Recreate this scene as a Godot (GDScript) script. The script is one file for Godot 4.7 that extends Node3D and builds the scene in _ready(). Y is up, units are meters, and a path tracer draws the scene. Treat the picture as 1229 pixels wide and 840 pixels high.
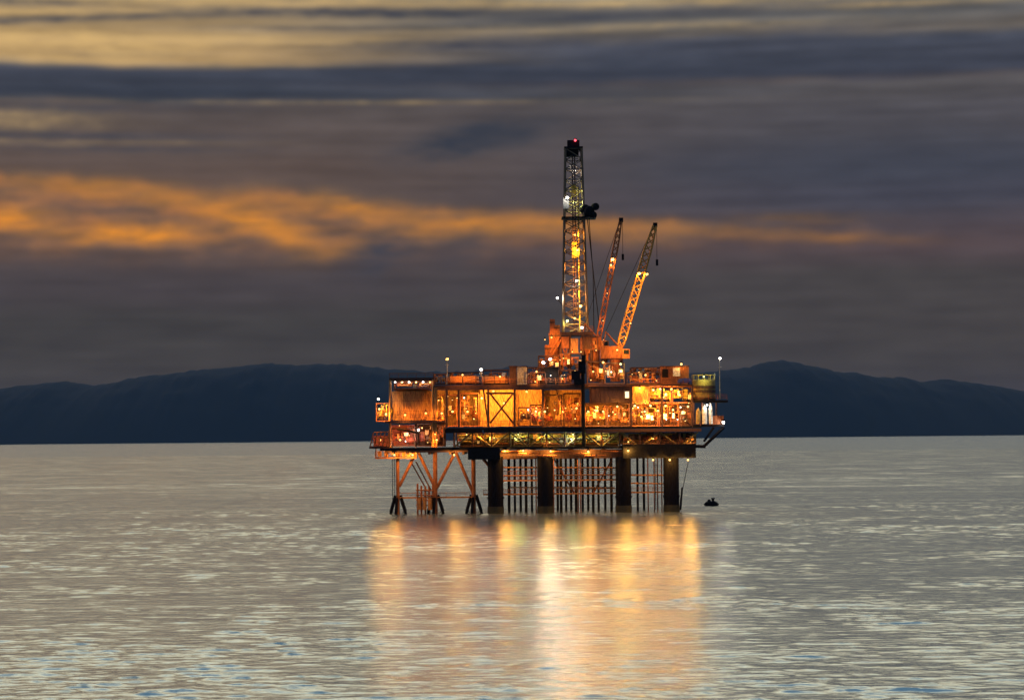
extends Node3D
# An offshore oil platform at dusk in front of a hilly island.
# y up, metres. The platform's front row of legs stands in the plane z = 0; the viewer stands on a bluff 500 m away.

const EYE := Vector3(0.0, 16.0, 500.0)
const FOCAL := 2857.0            # pixels of the 1229 x 840 photograph
const ROLL := 0.0092
const HORIZON := 524.0           # row of the true horizon in the middle of the photograph
var view := Basis()
var mats := {}
var used := {}
var rng := RandomNumberGenerator.new()

# ---------------------------------------------------------------- helpers
func P(px: float, py: float, z := 0.0) -> Vector3:
	# the point in the plane z behind that pixel of the photograph
	var d := view * Vector3((px - 614.5) / FOCAL, (420.0 - py) / FOCAL, -1.0)
	return EYE + d * ((z - EYE.z) / d.z)

func srgb(r: float, g: float, b: float) -> Color:
	return Color(r / 255.0, g / 255.0, b / 255.0)

func lin(r: float, g: float, b: float) -> Color:
	return Color(r, g, b).linear_to_srgb()

func numbered(called: String) -> String:
	if not used.has(called):
		used[called] = 0
		return called
	used[called] += 1
	return "%s_%03d" % [called, used[called]]

func tag(o: Node, label: String, category: String, group := "") -> Node:
	o.set_meta("label", label)
	o.set_meta("category", category)
	if group != "":
		o.set_meta("group", group)
	return o

func thing(called: String, label: String, category: String, at := Vector3.ZERO, group := "") -> Node3D:
	var o := Node3D.new()
	o.name = numbered(called)
	add_child(o)
	o.position = at
	tag(o, label, category, group)
	return o

func part(called: String, mesh: Mesh, m: Material, parent: Node, at := Vector3.ZERO) -> MeshInstance3D:
	var o := MeshInstance3D.new()
	o.name = called
	o.mesh = mesh
	o.material_override = m
	o.position = at
	parent.add_child(o, true)
	return o

func structure(called: String, mesh: Mesh, m: Material) -> MeshInstance3D:
	var o := MeshInstance3D.new()
	o.name = numbered(called)
	o.mesh = mesh
	o.material_override = m
	add_child(o)
	o.set_meta("kind", "structure")
	return o

# ---------------------------------------------------------------- sky
var n_a := FastNoiseLite.new()
var n_b := FastNoiseLite.new()
var n_c := FastNoiseLite.new()
# streaks of thin cloud and gaps between them: middle (photo pixels), half length, half height, rise to the right, strength, kind (0 dark slate, 1 cream, 2 orange, 3 mauve)
var streaks := [
	[420, 17, 230, 5.5, 0.0, 1.0, 0], [60, 30, 130, 4.5, 0.05, 0.9, 0], [230, 22, 120, 4.0, 0.035, 0.7, 0], [60, 10, 110, 3.5, 0.02, 0.9, 0],
	[330, 37, 160, 4.0, 0.0, 0.35, 0], [560, 56, 130, 8.0, 0.0, 0.75, 0], [420, 36, 120, 3.0, 0.0, 0.5, 0], [720, 24, 160, 4.0, 0.03, 0.7, 0], [900, 18, 160, 5.0, 0.02, 0.55, 0], [1180, 4, 120, 5.0, 0.0, 0.8, 0],
	[1000, 46, 90, 4.0, 0.0, 0.45, 0], [700, 52, 130, 6.0, 0.0, 0.6, 0], [110, 69, 70, 3.0, 0.0, 0.4, 0], [190, 68, 60, 3.0, 0.0, 0.4, 0],
	[90, 56, 210, 15.0, 0.0, 0.9, 1], [60, 75, 260, 6.0, 0.0, 0.55, 1], [330, 50, 190, 4.0, 0.0, 0.5, 1], [60, 21, 150, 3.5, 0.03, 0.8, 1], [300, 5, 330, 5.0, 0.0, 0.7, 1], [760, 8, 260, 5.0, 0.0, 0.65, 1], [1090, 18, 150, 3.5, 0.0, 0.45, 1],
	[760, 36, 300, 5.0, 0.01, 0.4, 1], [20, 147, 110, 12.0, 0.0, 0.5, 1], [30, 173, 230, 2.2, 0.0, 0.5, 1], [430, 122, 330, 2.0, 0.0, 0.4, 1], [900, 103, 400, 4.0, 0.0, 0.3, 3],
	[100, 165, 170, 4.0, 0.0, 0.8, 0], [150, 180, 150, 4.0, 0.0, 0.5, 0], [90, 132, 190, 4.0, 0.0, 0.6, 0], [560, 170, 75, 19.0, 0.2, 0.95, 4], [610, 160, 70, 14.0, 0.12, 0.6, 4], [500, 92, 420, 12.0, 0.0, 0.5, 4], [900, 80, 300, 12.0, 0.0, 0.4, 4], [560, 34, 110, 4.0, 0.0, 0.5, 4], [1130, 60, 160, 9.0, 0.0, 0.4, 4], [220, 110, 220, 7.0, 0.0, 0.5, 4], [60, 95, 150, 5.0, 0.0, 0.4, 4], [520, 20, 110, 5.0, 0.0, 0.6, 4],
	[15, 262, 48, 14.0, -0.05, 1.0, 2], [165, 280, 82, 12.0, 0.0, 1.0, 2], [300, 262, 80, 14.0, -0.22, 0.75, 2], [340, 280, 40, 14.0, -0.3, 0.5, 2], [575, 268, 60, 14.0, -0.1, 0.6, 2], [660, 268, 60, 13.0, -0.08, 0.55, 2], [800, 275, 80, 9.0, -0.08, 0.3, 2], [1010, 291, 90, 6.0, -0.06, 0.25, 2], [430, 250, 100, 14.0, -0.15, 0.5, 2], [220, 235, 160, 12.0, -0.08, 0.4, 2], [500, 275, 60, 12.0, -0.1, 0.4, 2], [740, 280, 70, 14.0, -0.1, 0.35, 2], [400, 300, 50, 12.0, 0.2, 0.3, 2], [900, 283, 90, 9.0, -0.07, 0.2, 2], [960, 268, 90, 8.0, -0.02, 0.18, 2], [100, 225, 120, 14.0, -0.05, 0.35, 2],
	[460, 300, 45, 26.0, 0.3, 0.8, 0], [560, 296, 35, 20.0, 0.3, 0.5, 0], [90, 242, 60, 10.0, -0.25, 0.45, 3], [245, 225, 40, 12.0, 0.0, 0.4, 3], [1170, 212, 130, 22.0, 0.0, 0.4, 0], [860, 205, 140, 20.0, 0.0, 0.35, 0],
]

func ramp(keys: Array, y: float) -> Vector3:
	for i in keys.size() - 1:
		if y <= keys[i + 1][0]:
			var t: float = clampf((y - keys[i][0]) / (keys[i + 1][0] - keys[i][0]), 0.0, 1.0)
			return (keys[i][1] as Vector3).lerp(keys[i + 1][1], t * t * (3.0 - 2.0 * t))
	return keys[-1][1]

func sky_color(az: float, el: float, fine: bool) -> Vector3:
	# display colours 0..255 up to the cloud bank's top, then brighter open sky; X, Y in photo pixels (an angle scale)
	var X := 614.5 + az * FOCAL
	var Y := HORIZON - el * FOCAL
	var warm := exp(-pow(wrapf(az + 0.4, -PI, PI) / 0.62, 2.0))
	var keys_l := [[-130.0, Vector3(110, 104, 98)], [-30.0, Vector3(150, 132, 104)], [20.0, Vector3(168, 142, 104)], [76.0, Vector3(184, 150, 104)], [86.0, Vector3(74, 77, 88)], [118.0, Vector3(62, 66, 76)], [128.0, Vector3(89, 81, 79)], [165.0, Vector3(92, 82, 79)], [205.0, Vector3(96, 82, 76)], [300.0, Vector3(86, 75, 73)], [345.0, Vector3(76, 70, 71)], [385.0, Vector3(70, 67, 65)], [460.0, Vector3(74, 70, 66)], [524.0, Vector3(78, 72, 65)]]
	var keys_r := [[-130.0, Vector3(64, 66, 72)], [-40.0, Vector3(104, 99, 95)], [10.0, Vector3(110, 104, 97)], [30.0, Vector3(92, 92, 94)], [46.0, Vector3(106, 99, 93)], [58.0, Vector3(74, 77, 88)], [98.0, Vector3(65, 68, 79)], [108.0, Vector3(86, 83, 85)], [150.0, Vector3(79, 77, 82)], [210.0, Vector3(70, 72, 82)], [240.0, Vector3(72, 72, 82)], [300.0, Vector3(84, 73, 75)], [340.0, Vector3(75, 71, 70)], [460.0, Vector3(74, 70, 67)], [524.0, Vector3(81, 75, 70)]]
	var wob := n_a.get_noise_2d(X * 0.004, Y * 0.02) * 7.0
	var right := smoothstep(-0.11, 0.16, az) if absf(az) < 1.2 else 1.0
	right = lerpf(smoothstep(-0.16, 0.05, az) if absf(az) < 1.2 else 1.0, right, smoothstep(80.0, 130.0, Y))
	var c := ramp(keys_l, Y + wob).lerp(ramp(keys_r, Y + wob), right)
	# the sunlit edge of the cloud bank
	var top := 205.0 + 0.075 * clampf(X, -400.0, 1700.0) + 16.0 * n_a.get_noise_2d(X * 0.011, 3.0)
	var bottom := 312.0 + 10.0 * n_a.get_noise_2d(X * 0.012, 9.0) - 12.0 * right
	var band := smoothstep(top - 4.0, top + 16.0, Y) * (1.0 - smoothstep(bottom - 42.0, bottom + 16.0, Y))
	var body := 0.6 + 0.7 * n_b.get_noise_2d(X * 0.011 + Y * 0.01, Y * 0.05) + 0.28 * n_b.get_noise_2d(X * 0.02 + Y * 0.03, Y * 0.09)
	c = c.lerp(Vector3(168, 114, 76), clampf(band * body, 0.0, 1.0) * (0.28 + 0.72 * warm) * (1.0 - smoothstep(1000.0, 1180.0, X) * 0.7 if X < 4000.0 else 0.3))
	# long thin streaks
	var s := n_c.get_noise_2d(X * 0.0028 + Y * 0.004, Y * 0.075)
	var high := 1.0 - smoothstep(60.0, 200.0, Y)
	c *= 1.0 + s * lerpf(0.08, 0.22, high) + 0.07 * n_b.get_noise_2d(X * 0.009, Y * 0.035)
	if fine:
		for k in streaks:
			var dx: float = (X - k[0]) / k[2]
			if absf(dx) > 2.2:
				continue
			var wave: float = 3.0 * n_a.get_noise_2d(X * 0.016, k[1] * 7.0)
			var dy: float = (Y + wave * clampf(k[3] * 0.12, 0.3, 1.6) - k[1] + k[4] * (X - k[0])) / k[3]
			if absf(dy) > 2.4:
				continue
			var w: float = k[5] * exp(-dx * dx * 1.1) * exp(-pow(absf(dy), 2.6)) * (0.8 + 0.7 * n_b.get_noise_2d(X * 0.016 + k[0] + Y * 0.02, Y * 0.09))
			var to: Vector3 = [Vector3(66, 68, 78), Vector3(214, 176, 116), Vector3(232, 144, 54), Vector3(104, 86, 82), Vector3(56, 61, 72)][k[6]]
			c = c.lerp(to, clampf(w, 0.0, 0.96))
	var l := Vector3(pow(c.x / 255.0, 2.2), pow(c.y / 255.0, 2.2), pow(c.z / 255.0, 2.2))
	# above the cloud bank the sky is open: pale, with thin high cloud
	var glow_side := exp(-pow(wrapf(az + 0.05, -PI, PI) / 0.74, 4.0))
	var edge := lerpf(20.0, 10.3, glow_side)
	var open := smoothstep(deg_to_rad(edge), deg_to_rad(edge + lerpf(6.0, 2.5, glow_side)), el + 0.012 * n_a.get_noise_2d(az * 9.0, el * 60.0))
	if open > 0.0:
		var pale := Vector3(1.16, 0.95, 0.60).lerp(Vector3(1.0, 0.98, 0.80), smoothstep(deg_to_rad(13.0), deg_to_rad(17.0), el)).lerp(Vector3(0.13, 0.23, 0.36), smoothstep(deg_to_rad(16.5), deg_to_rad(29.0), el))
		pale *= 1.02 * (1.0 + 0.25 * n_b.get_noise_2d(az * 22.0, el * 90.0))
		l = l.lerp(pale, open)
	return l

func make_sky() -> Sky:
	n_a.seed = 4; n_a.noise_type = FastNoiseLite.TYPE_SIMPLEX_SMOOTH; n_a.frequency = 1.0; n_a.fractal_octaves = 3
	n_b.seed = 11; n_b.noise_type = FastNoiseLite.TYPE_SIMPLEX_SMOOTH; n_b.frequency = 1.0; n_b.fractal_octaves = 5
	n_c.seed = 23; n_c.noise_type = FastNoiseLite.TYPE_SIMPLEX_SMOOTH; n_c.frequency = 1.0; n_c.fractal_octaves = 4
	var w := 4096
	var h := 2048
	var coarse := Image.create_empty(1024, 512, false, Image.FORMAT_RGBF)
	for j in 262:
		for i in 1024:
			var c := sky_color(wrapf((i + 0.5) / 1024.0 * TAU, -PI, PI), (0.5 - (j + 0.5) / 512.0) * PI, false)
			coarse.set_pixel(i, j, Color(c.x, c.y, c.z))
	for j in range(262, 512):
		for i in 1024:
			coarse.set_pixel(i, j, Color(0.06, 0.06, 0.07))
	coarse.resize(w, h, Image.INTERPOLATE_BILINEAR)
	# the same sky at full fineness where its streaks are
	for j in range(h / 2 - 190, h / 2 + 6):
		for i in range(-340, 340):
			var c := sky_color((i + 0.5) / w * TAU, (0.5 - (j + 0.5) / h) * PI, true)
			coarse.set_pixel(posmod(i, w), j, Color(c.x, c.y, c.z))
	var m := PanoramaSkyMaterial.new()
	m.panorama = ImageTexture.create_from_image(coarse)
	var sky := Sky.new()
	sky.sky_material = m
	return sky

# ---------------------------------------------------------------- water and hills
var n_w := FastNoiseLite.new()
var n_s := FastNoiseLite.new()

func wave(x: float, z: float) -> float:
	# short chop, and a few long low swells whose crests run across the view; the water beyond the platform lies calmer
	var d := EYE.z - z
	var gust := clampf(1.0 + 1.1 * n_s.get_noise_2d(x * 0.012, z * 0.022) + 0.6 * n_s.get_noise_2d(x * 0.06 + 9.0, z * 0.08), 0.45, 1.6)
	var chop := 0.040 * n_w.get_noise_2d(x * 0.24, z * 0.46) + 0.020 * n_w.get_noise_2d(x * 0.8 + 40.0, z * 1.4) + 0.03 * n_w.get_noise_2d(x * 0.09 + 7.0, z * 0.15)
	# scattered steeper wavelets
	chop += 0.19 * maxf(0.0, n_w.get_noise_2d(x * 0.13 + 100.0, z * 0.5) - 0.12)
	var h := chop * gust * (1.0 - 0.25 * smoothstep(525.0, 560.0, d))
	var beyond := smoothstep(540.0, 900.0, d)
	h += (0.10 + 0.3 * beyond) * n_s.get_noise_2d(x * 0.01, z * 0.05 + x * 0.002) + 0.22 * beyond * n_w.get_noise_2d(x * 0.03, z * 0.07)
	if d > 500.0:
		for k in [[541.0, 5.0, 0.42], [566.0, 4.0, 0.25], [640.0, 8.0, 0.4], [720.0, 9.0, 0.35], [880.0, 14.0, 0.5], [1130.0, 22.0, 0.5], [2200.0, 70.0, 1.2]]:
			var t: float = (d - k[0] - 0.03 * k[0] * 0.4 * n_s.get_noise_2d(x * 0.004, k[0])) / k[1]
			if absf(t) < 3.0:
				h -= 0.6 * k[2] * exp(-t * t) * (0.75 + 0.6 * n_s.get_noise_2d(x * 0.008, k[0] + 7.0))
	return h

func water_band(near: float, far: float, step: float, half: float) -> ArrayMesh:
	var rows := int((far - near) / step) + 1
	var cols := int(2.0 * half / step) + 1
	var v := PackedVector3Array(); v.resize(rows * cols)
	var n := PackedVector3Array(); n.resize(rows * cols)
	var hs := PackedFloat32Array(); hs.resize(rows * cols)
	for j in rows:
		var z := EYE.z - near - j * step
		for i in cols:
			var x := -half + i * step
			var h := wave(x, z)
			hs[j * cols + i] = h
			v[j * cols + i] = Vector3(x, h, z)
	for j in rows:
		for i in cols:
			var a := hs[j * cols + mini(i + 1, cols - 1)] - hs[j * cols + maxi(i - 1, 0)]
			var b := hs[maxi(j - 1, 0) * cols + i] - hs[mini(j + 1, rows - 1) * cols + i]
			n[j * cols + i] = Vector3(-a, 2.0 * step, -b).normalized()
	var idx := PackedInt32Array(); idx.resize((rows - 1) * (cols - 1) * 6)
	var k := 0
	for j in rows - 1:
		for i in cols - 1:
			var p := j * cols + i
			for q in [p, p + cols, p + 1, p + 1, p + cols, p + cols + 1]:
				idx[k] = q
				k += 1
	var arr := []
	arr.resize(Mesh.ARRAY_MAX)
	arr[Mesh.ARRAY_VERTEX] = v
	arr[Mesh.ARRAY_NORMAL] = n
	arr[Mesh.ARRAY_INDEX] = idx
	var me := ArrayMesh.new()
	me.add_surface_from_arrays(Mesh.PRIMITIVE_TRIANGLES, arr)
	return me

var ripples: NoiseTexture2D

func water_material(bump: float, size: float, rough: float) -> StandardMaterial3D:
	var f := FastNoiseLite.new()
	f.seed = 7; f.noise_type = FastNoiseLite.TYPE_SIMPLEX_SMOOTH; f.frequency = 0.012; f.fractal_octaves = 5; f.fractal_gain = 0.55
	if not ripples:
		ripples = NoiseTexture2D.new()
		ripples.width = 1024; ripples.height = 1024; ripples.seamless = true; ripples.as_normal_map = true; ripples.bump_strength = 8.0; ripples.noise = f
	var t := ripples
	var m := StandardMaterial3D.new()
	m.albedo_color = lin(0.60, 0.68, 0.63)
	m.metallic = 0.8
	m.roughness = rough
	m.metallic_specular = 0.5
	m.normal_enabled = true
	m.normal_scale = bump
	m.normal_texture = t
	m.uv1_triplanar = true
	m.uv1_world_triplanar = true
	m.uv1_scale = Vector3(0.25 / size, 1.0 / size, 1.0 / size)
	return m

func hills() -> void:
	var ridge := [[-420, 486], [-260, 478], [-120, 470], [0, 467], [60, 460], [85, 458], [110, 462], [135, 461], [170, 453], [240, 445], [280, 441], [320, 436], [360, 438], [420, 437], [470, 443], [540, 447], [610, 441], [690, 437], [760, 446], [820, 449], [870, 445], [900, 440], [915, 435], [935, 433], [960, 437], [990, 444], [1005, 448], [1020, 447], [1050, 454], [1075, 453], [1100, 458], [1130, 456], [1160, 460], [1200, 466], [1229, 473], [1300, 482], [1400, 495], [1560, 510], [1700, 523]]
	var n := FastNoiseLite.new()
	n.seed = 3; n.frequency = 1.0; n.fractal_octaves = 5
	var cols := 520
	var rows := 36
	var st := SurfaceTool.new()
	st.begin(Mesh.PRIMITIVE_TRIANGLES)
	var ridge_z := EYE.z - 14000.0
	for j in rows:
		var t := float(j) / (rows - 1)
		var z := EYE.z - 12000.0 - t * 3600.0
		for i in cols:
			var px := -420.0 + 2120.0 * i / (cols - 1)
			var py := 0.0
			for k in ridge.size() - 1:
				if px <= ridge[k + 1][0]:
					py = lerpf(ridge[k][1], ridge[k + 1][1], (px - ridge[k][0]) / float(ridge[k + 1][0] - ridge[k][0]))
					break
			var top := P(px, py + 2.4 * n.get_noise_2d(px * 0.07, 1.0) + 1.0 * n.get_noise_2d(px * 0.3, 5.0), ridge_z)
			var rise := sin(minf(t / 0.56, 1.0) * PI * 0.5) if t < 0.56 else 1.0 - 0.5 * (t - 0.56) / 0.44
			var rough := 1.0 + (0.05 * n.get_noise_2d(px * 0.022, t * 9.0) if t < 0.5 else 0.0) * sin(minf(t * 2.0, 1.0) * PI)
			st.add_vertex(Vector3(top.x, top.y * rise * rough - 1.0 * (1.0 - t), z))
	for j in rows - 1:
		for i in cols - 1:
			var p := j * cols + i
			for q in [p, p + cols, p + 1, p + 1, p + cols, p + cols + 1]:
				st.add_index(q)
	st.generate_normals()
	var m := StandardMaterial3D.new()
	m.albedo_color = lin(0.030, 0.034, 0.032)
	m.roughness = 1.0
	structure("hills", st.commit(), m)

func _ready() -> void:
	rng.seed = 99
	# camera
	view = Basis(Vector3.FORWARD, ROLL) * Basis(Vector3.RIGHT, atan((HORIZON - 420.0) / FOCAL))
	view = Basis(Vector3.RIGHT, atan((HORIZON - 420.0) / FOCAL)) * Basis(Vector3.FORWARD, ROLL)
	var cam := Camera3D.new()
	cam.name = "camera"
	add_child(cam)
	cam.transform = Transform3D(view, EYE)
	cam.fov = rad_to_deg(2.0 * atan(420.0 / FOCAL))
	cam.near = 1.0
	cam.far = 60000.0
	cam.current = true
	# sky, air and exposure
	var e := Environment.new()
	e.background_mode = Environment.BG_SKY
	e.sky = make_sky()
	e.tonemap_mode = Environment.TONE_MAPPER_LINEAR
	e.tonemap_exposure = 1.0
	e.sdfgi_enabled = true
	e.ssao_enabled = true
	e.ssil_enabled = true
	e.fog_enabled = true
	e.fog_density = 0.0000092
	e.fog_light_color = lin(0.09, 0.35, 0.95)
	var we := WorldEnvironment.new()
	we.name = "environment"
	we.environment = e
	add_child(we)
	# the sun has just gone down behind the cloud bank, far to the left
	var sun := DirectionalLight3D.new()
	sun.name = "sun"
	sun.light_energy = 0.03
	sun.light_color = lin(1.0, 0.6, 0.35)
	sun.light_angular_distance = 10.0
	sun.shadow_enabled = true
	add_child(sun)
	sun.look_at_from_position(Vector3(-90, 8, 20), Vector3.ZERO)
	# setting
	n_w.seed = 5; n_w.noise_type = FastNoiseLite.TYPE_SIMPLEX_SMOOTH; n_w.frequency = 1.0; n_w.fractal_octaves = 4; n_w.fractal_gain = 0.5
	n_s.seed = 8; n_s.noise_type = FastNoiseLite.TYPE_SIMPLEX_SMOOTH; n_s.frequency = 1.0; n_s.fractal_octaves = 3
	# the sea in sheets, finer near the viewer; it grows calmer with distance
	for k in [[110.0, 230.3, 0.32, 56.0, 0.27, 0.17], [230.0, 430.6, 0.55, 105.0, 0.27, 0.17], [430.0, 530.6, 0.75, 125.0, 0.28, 0.17], [530.0, 590.6, 0.9, 140.0, 0.3, 0.169], [590.0, 690.6, 1.0, 160.0, 0.3, 0.168], [690.0, 850.6, 1.3, 190.0, 0.32, 0.166], [850.0, 2300.0, 3.2, 520.0, 0.32, 0.165]]:
		structure("water", water_band(k[0], k[1], k[2], k[3]), water_material(k[4], 12.0, k[5]))
	var pm := PlaneMesh.new()
	pm.size = Vector2(60000, 34000)
	var o := structure("water", pm, water_material(0.25, 40.0, 0.185))
	o.position = Vector3(0, -0.7, -14000.0)
	hills()
	print("setting ready ", Time.get_ticks_msec())
	build_platform()

# ---------------------------------------------------------------- shapes
var unit_rod: CylinderMesh
var unit_tube: CylinderMesh
var unit_box: BoxMesh
var unit_ball: SphereMesh
var bulb_ball: SphereMesh

func paint(key: String, c: Color, rough := 0.7, metal := 0.0, grime := 0.5) -> StandardMaterial3D:
	if mats.has(key):
		return mats[key]
	var m := StandardMaterial3D.new()
	m.albedo_color = c
	m.roughness = rough
	m.metallic = metal
	if grime > 0.0:
		m.albedo_texture = mats["_rust"] if grime > 0.6 else mats["_grime"]
		m.uv1_triplanar = true
		m.uv1_scale = Vector3(0.3, 0.035, 0.3) if grime > 0.6 else Vector3(0.11, 0.11, 0.11)   # rust runs down the walls
		m.uv1_world_triplanar = true
	if key in ["dark", "hull", "rubber"]:
		m.metallic_specular = 0.15
	mats[key] = m
	return m

func noise_texture(sd: int, freq: float, a: Color, b: Color, c: Color) -> NoiseTexture2D:
	var f := FastNoiseLite.new()
	f.seed = sd; f.noise_type = FastNoiseLite.TYPE_SIMPLEX_SMOOTH; f.frequency = freq; f.fractal_octaves = 5; f.fractal_gain = 0.6
	var g := Gradient.new()
	g.offsets = PackedFloat32Array([0.28, 0.5, 0.75])
	g.colors = PackedColorArray([a, b, c])
	var t := NoiseTexture2D.new()
	t.width = 512; t.height = 512; t.seamless = true; t.noise = f; t.color_ramp = g
	return t

func glow(key: String, c: Color, energy: float) -> StandardMaterial3D:
	if mats.has(key):
		return mats[key]
	var m := StandardMaterial3D.new()
	m.albedo_color = Color(0.9, 0.9, 0.9)
	m.emission_enabled = true
	m.emission = c
	m.emission_energy_multiplier = energy
	mats[key] = m
	return m

func along(a: Vector3, b: Vector3, r: float, r2 := -1.0) -> Transform3D:
	var y := b - a
	var side := y.cross(Vector3.BACK if absf(y.normalized().z) < 0.9 else Vector3.RIGHT).normalized()
	var w := side.cross(y.normalized())
	return Transform3D(Basis(side * r, y, w * (r if r2 < 0.0 else r2)), (a + b) * 0.5)

func rod(called: String, a: Vector3, b: Vector3, r: float, m: Material, parent: Node, mesh: Mesh = null) -> MeshInstance3D:
	var o := part(called, mesh if mesh else unit_rod, m, parent)
	o.transform = along(a, b, r)
	return o

func block(called: String, at: Vector3, size: Vector3, m: Material, parent: Node) -> MeshInstance3D:
	var o := part(called, unit_box, m, parent)
	o.transform = Transform3D(Basis.from_scale(size), at)
	return o

func sub(o: Node3D, of: Node3D) -> void:
	# makes a piece a sub-part of another part of the same thing, where it stands
	var t := of.transform.affine_inverse() * o.transform
	var called := o.name
	o.get_parent().remove_child(o)
	o.name = String(called).rstrip("0123456789")
	of.add_child(o, true)
	o.transform = t

func begin() -> SurfaceTool:
	var st := SurfaceTool.new()
	st.begin(Mesh.PRIMITIVE_TRIANGLES)
	return st

func add_rod(st: SurfaceTool, a: Vector3, b: Vector3, r: float) -> void:
	st.append_from(unit_rod, 0, along(a, b, r))

func add_box(st: SurfaceTool, at: Vector3, size: Vector3) -> void:
	st.append_from(unit_box, 0, Transform3D(Basis.from_scale(size), at))

func lathe(profile: Array, sides := 24) -> ArrayMesh:
	# profile of [radius, height], from below to above
	var st := begin()
	st.set_smooth_group(-1)
	for k in profile.size() - 1:
		for i in sides:
			var a := TAU * i / sides
			var b := TAU * (i + 1) / sides
			var q := []
			for c in [[k, a], [k, b], [k + 1, a], [k + 1, b]]:
				q.append(Vector3(cos(c[1]) * profile[c[0]][0], profile[c[0]][1], sin(c[1]) * profile[c[0]][0]))
			for c in [0, 1, 2, 2, 1, 3]:
				st.add_vertex(q[c])
	st.generate_normals()
	return st.commit()

# px, py corners of the photograph in the plane z -> middle and size of an upright box of that front face
func face(x0: float, y0: float, x1: float, y1: float, z: float) -> Array:
	var m := P((x0 + x1) * 0.5, (y0 + y1) * 0.5, z)
	var k := (EYE.z - z) / FOCAL
	return [m, Vector3((x1 - x0) * k, (y1 - y0) * k, 0.0)]

func slab(called: String, x0: float, y0: float, x1: float, y1: float, z: float, deep: float, m: Material, parent: Node) -> MeshInstance3D:
	var f := face(x0, y0, x1, y1, z)
	return block(called, f[0] - parent_at(parent) + Vector3(0, 0, -deep * 0.5), Vector3(f[1].x, f[1].y, deep), m, parent)

func parent_at(parent: Node) -> Vector3:
	var p := Vector3.ZERO
	while parent is Node3D and parent != self:
		p += (parent as Node3D).position
		parent = parent.get_parent()
	return p

func railing(a: Vector3, b: Vector3, m: Material, parent: Node, high := 1.15) -> void:
	var st := begin()
	var n := maxi(1, int(a.distance_to(b) / 1.8))
	for i in n + 1:
		var p := a.lerp(b, float(i) / n)
		add_rod(st, p, p + Vector3(0, high, 0), 0.045)
	for y in [0.45, 0.8, high]:
		add_rod(st, a + Vector3(0, y, 0), b + Vector3(0, y, 0), 0.04)
	part("guard_rail", st.commit(), m, parent)

func lattice(a: Vector3, b: Vector3, half: float, bays: int, r: float, thin: float, taper: float, m: Material, parent: Node) -> void:
	# a four-chord lattice boom from a to b, tapering at both ends; every chord and lacing bar is a part
	var d := (b - a).normalized()
	var u := d.cross(Vector3.BACK).normalized()
	var v := Vector3.BACK
	var ring := []
	for i in bays + 1:
		var t := float(i) / bays
		var k := half * minf(1.0, minf(0.35 + t * 6.0, taper + (1.0 - t) * 3.0))
		var c := a.lerp(b, t)
		ring.append([c + (u + v) * k, c + (u - v) * k, c - (u + v) * k, c - (u - v) * k])
	for q in 4:
		var st := begin()
		for i in bays:
			add_rod(st, ring[i][q], ring[i + 1][q], r)
		part("boom_chord", st.commit(), m, parent)
	for i in bays:
		for q in 4:
			var e := (q + 1) % 4
			if i % 2 == 0:
				rod("lacing_bar", ring[i][q], ring[i + 1][e], thin, m, parent)
			else:
				rod("lacing_bar", ring[i][e], ring[i + 1][q], thin, m, parent)

# ---------------------------------------------------------------- lamps
func lamp(called: String, at: Vector3, kind: String, energy: float, size: float, label: String, group: String, hang := 0.0, aimed := false) -> void:
	var look: Array = {
		"sodium": [lin(1.0, 0.36, 0.04), lin(1.0, 0.52, 0.11), 2.4], "amber": [lin(1.0, 0.45, 0.065), lin(1.0, 0.62, 0.16), 2.6], "green": [lin(0.86, 0.92, 0.24), lin(0.95, 1.0, 0.4), 1.8],
		"white": [lin(1.0, 0.90, 0.72), lin(1.0, 0.95, 0.85), 7.0], "red": [lin(1.0, 0.03, 0.05), lin(1.0, 0.06, 0.09), 3.5]}[kind]
	var o := thing(called, label, "lamp", at, group)
	var bulb := part("bulb", bulb_ball, glow("glow_" + kind, look[1], look[2]), o)
	bulb.scale = Vector3.ONE * size
	if size > 0.235:
		var lens := part("lens", bulb_ball, glow("lens_" + kind, look[1], 1.25), o, Vector3(0, 0, -0.34))
		var ls := 0.2 + 0.14 * absf(sin(at.x * 7.3 + at.y * 3.1))
		lens.scale = Vector3(ls, ls, 0.08)
	block("housing", Vector3(0, size + 0.10, -0.05), Vector3(size * 2.4, 0.16, size * 2.2), mats["dark"], o)
	if hang > 0.0:
		rod("bracket", Vector3(0, size + 0.18, -0.05), Vector3(0, size + 0.18 + hang, -0.05), 0.06, mats["dark"], o)
	elif hang < 0.0:
		rod("bracket", Vector3(0, -size * 0.8, -0.1), Vector3(0, hang, -0.1), 0.06, mats["dark"], o)
	# a shaded work lamp throws its light down and inboard; a bare one shines all round
	var l: Light3D
	if aimed:
		var sp := SpotLight3D.new()
		sp.spot_angle = 78.0
		sp.spot_angle_attenuation = 0.6
		sp.spot_range = 120.0
		sp.spot_attenuation = 2.0
		l = sp
	else:
		var om := OmniLight3D.new()
		om.omni_range = 120.0
		om.omni_attenuation = 2.0
		l = om
	l.name = "light"
	l.light_color = look[0]
	l.light_energy = energy
	l.light_size = size * 0.8
	l.shadow_enabled = true
	o.add_child(l)
	if aimed:
		l.rotation = Vector3(-0.45, 0.0, 0.0)

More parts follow.
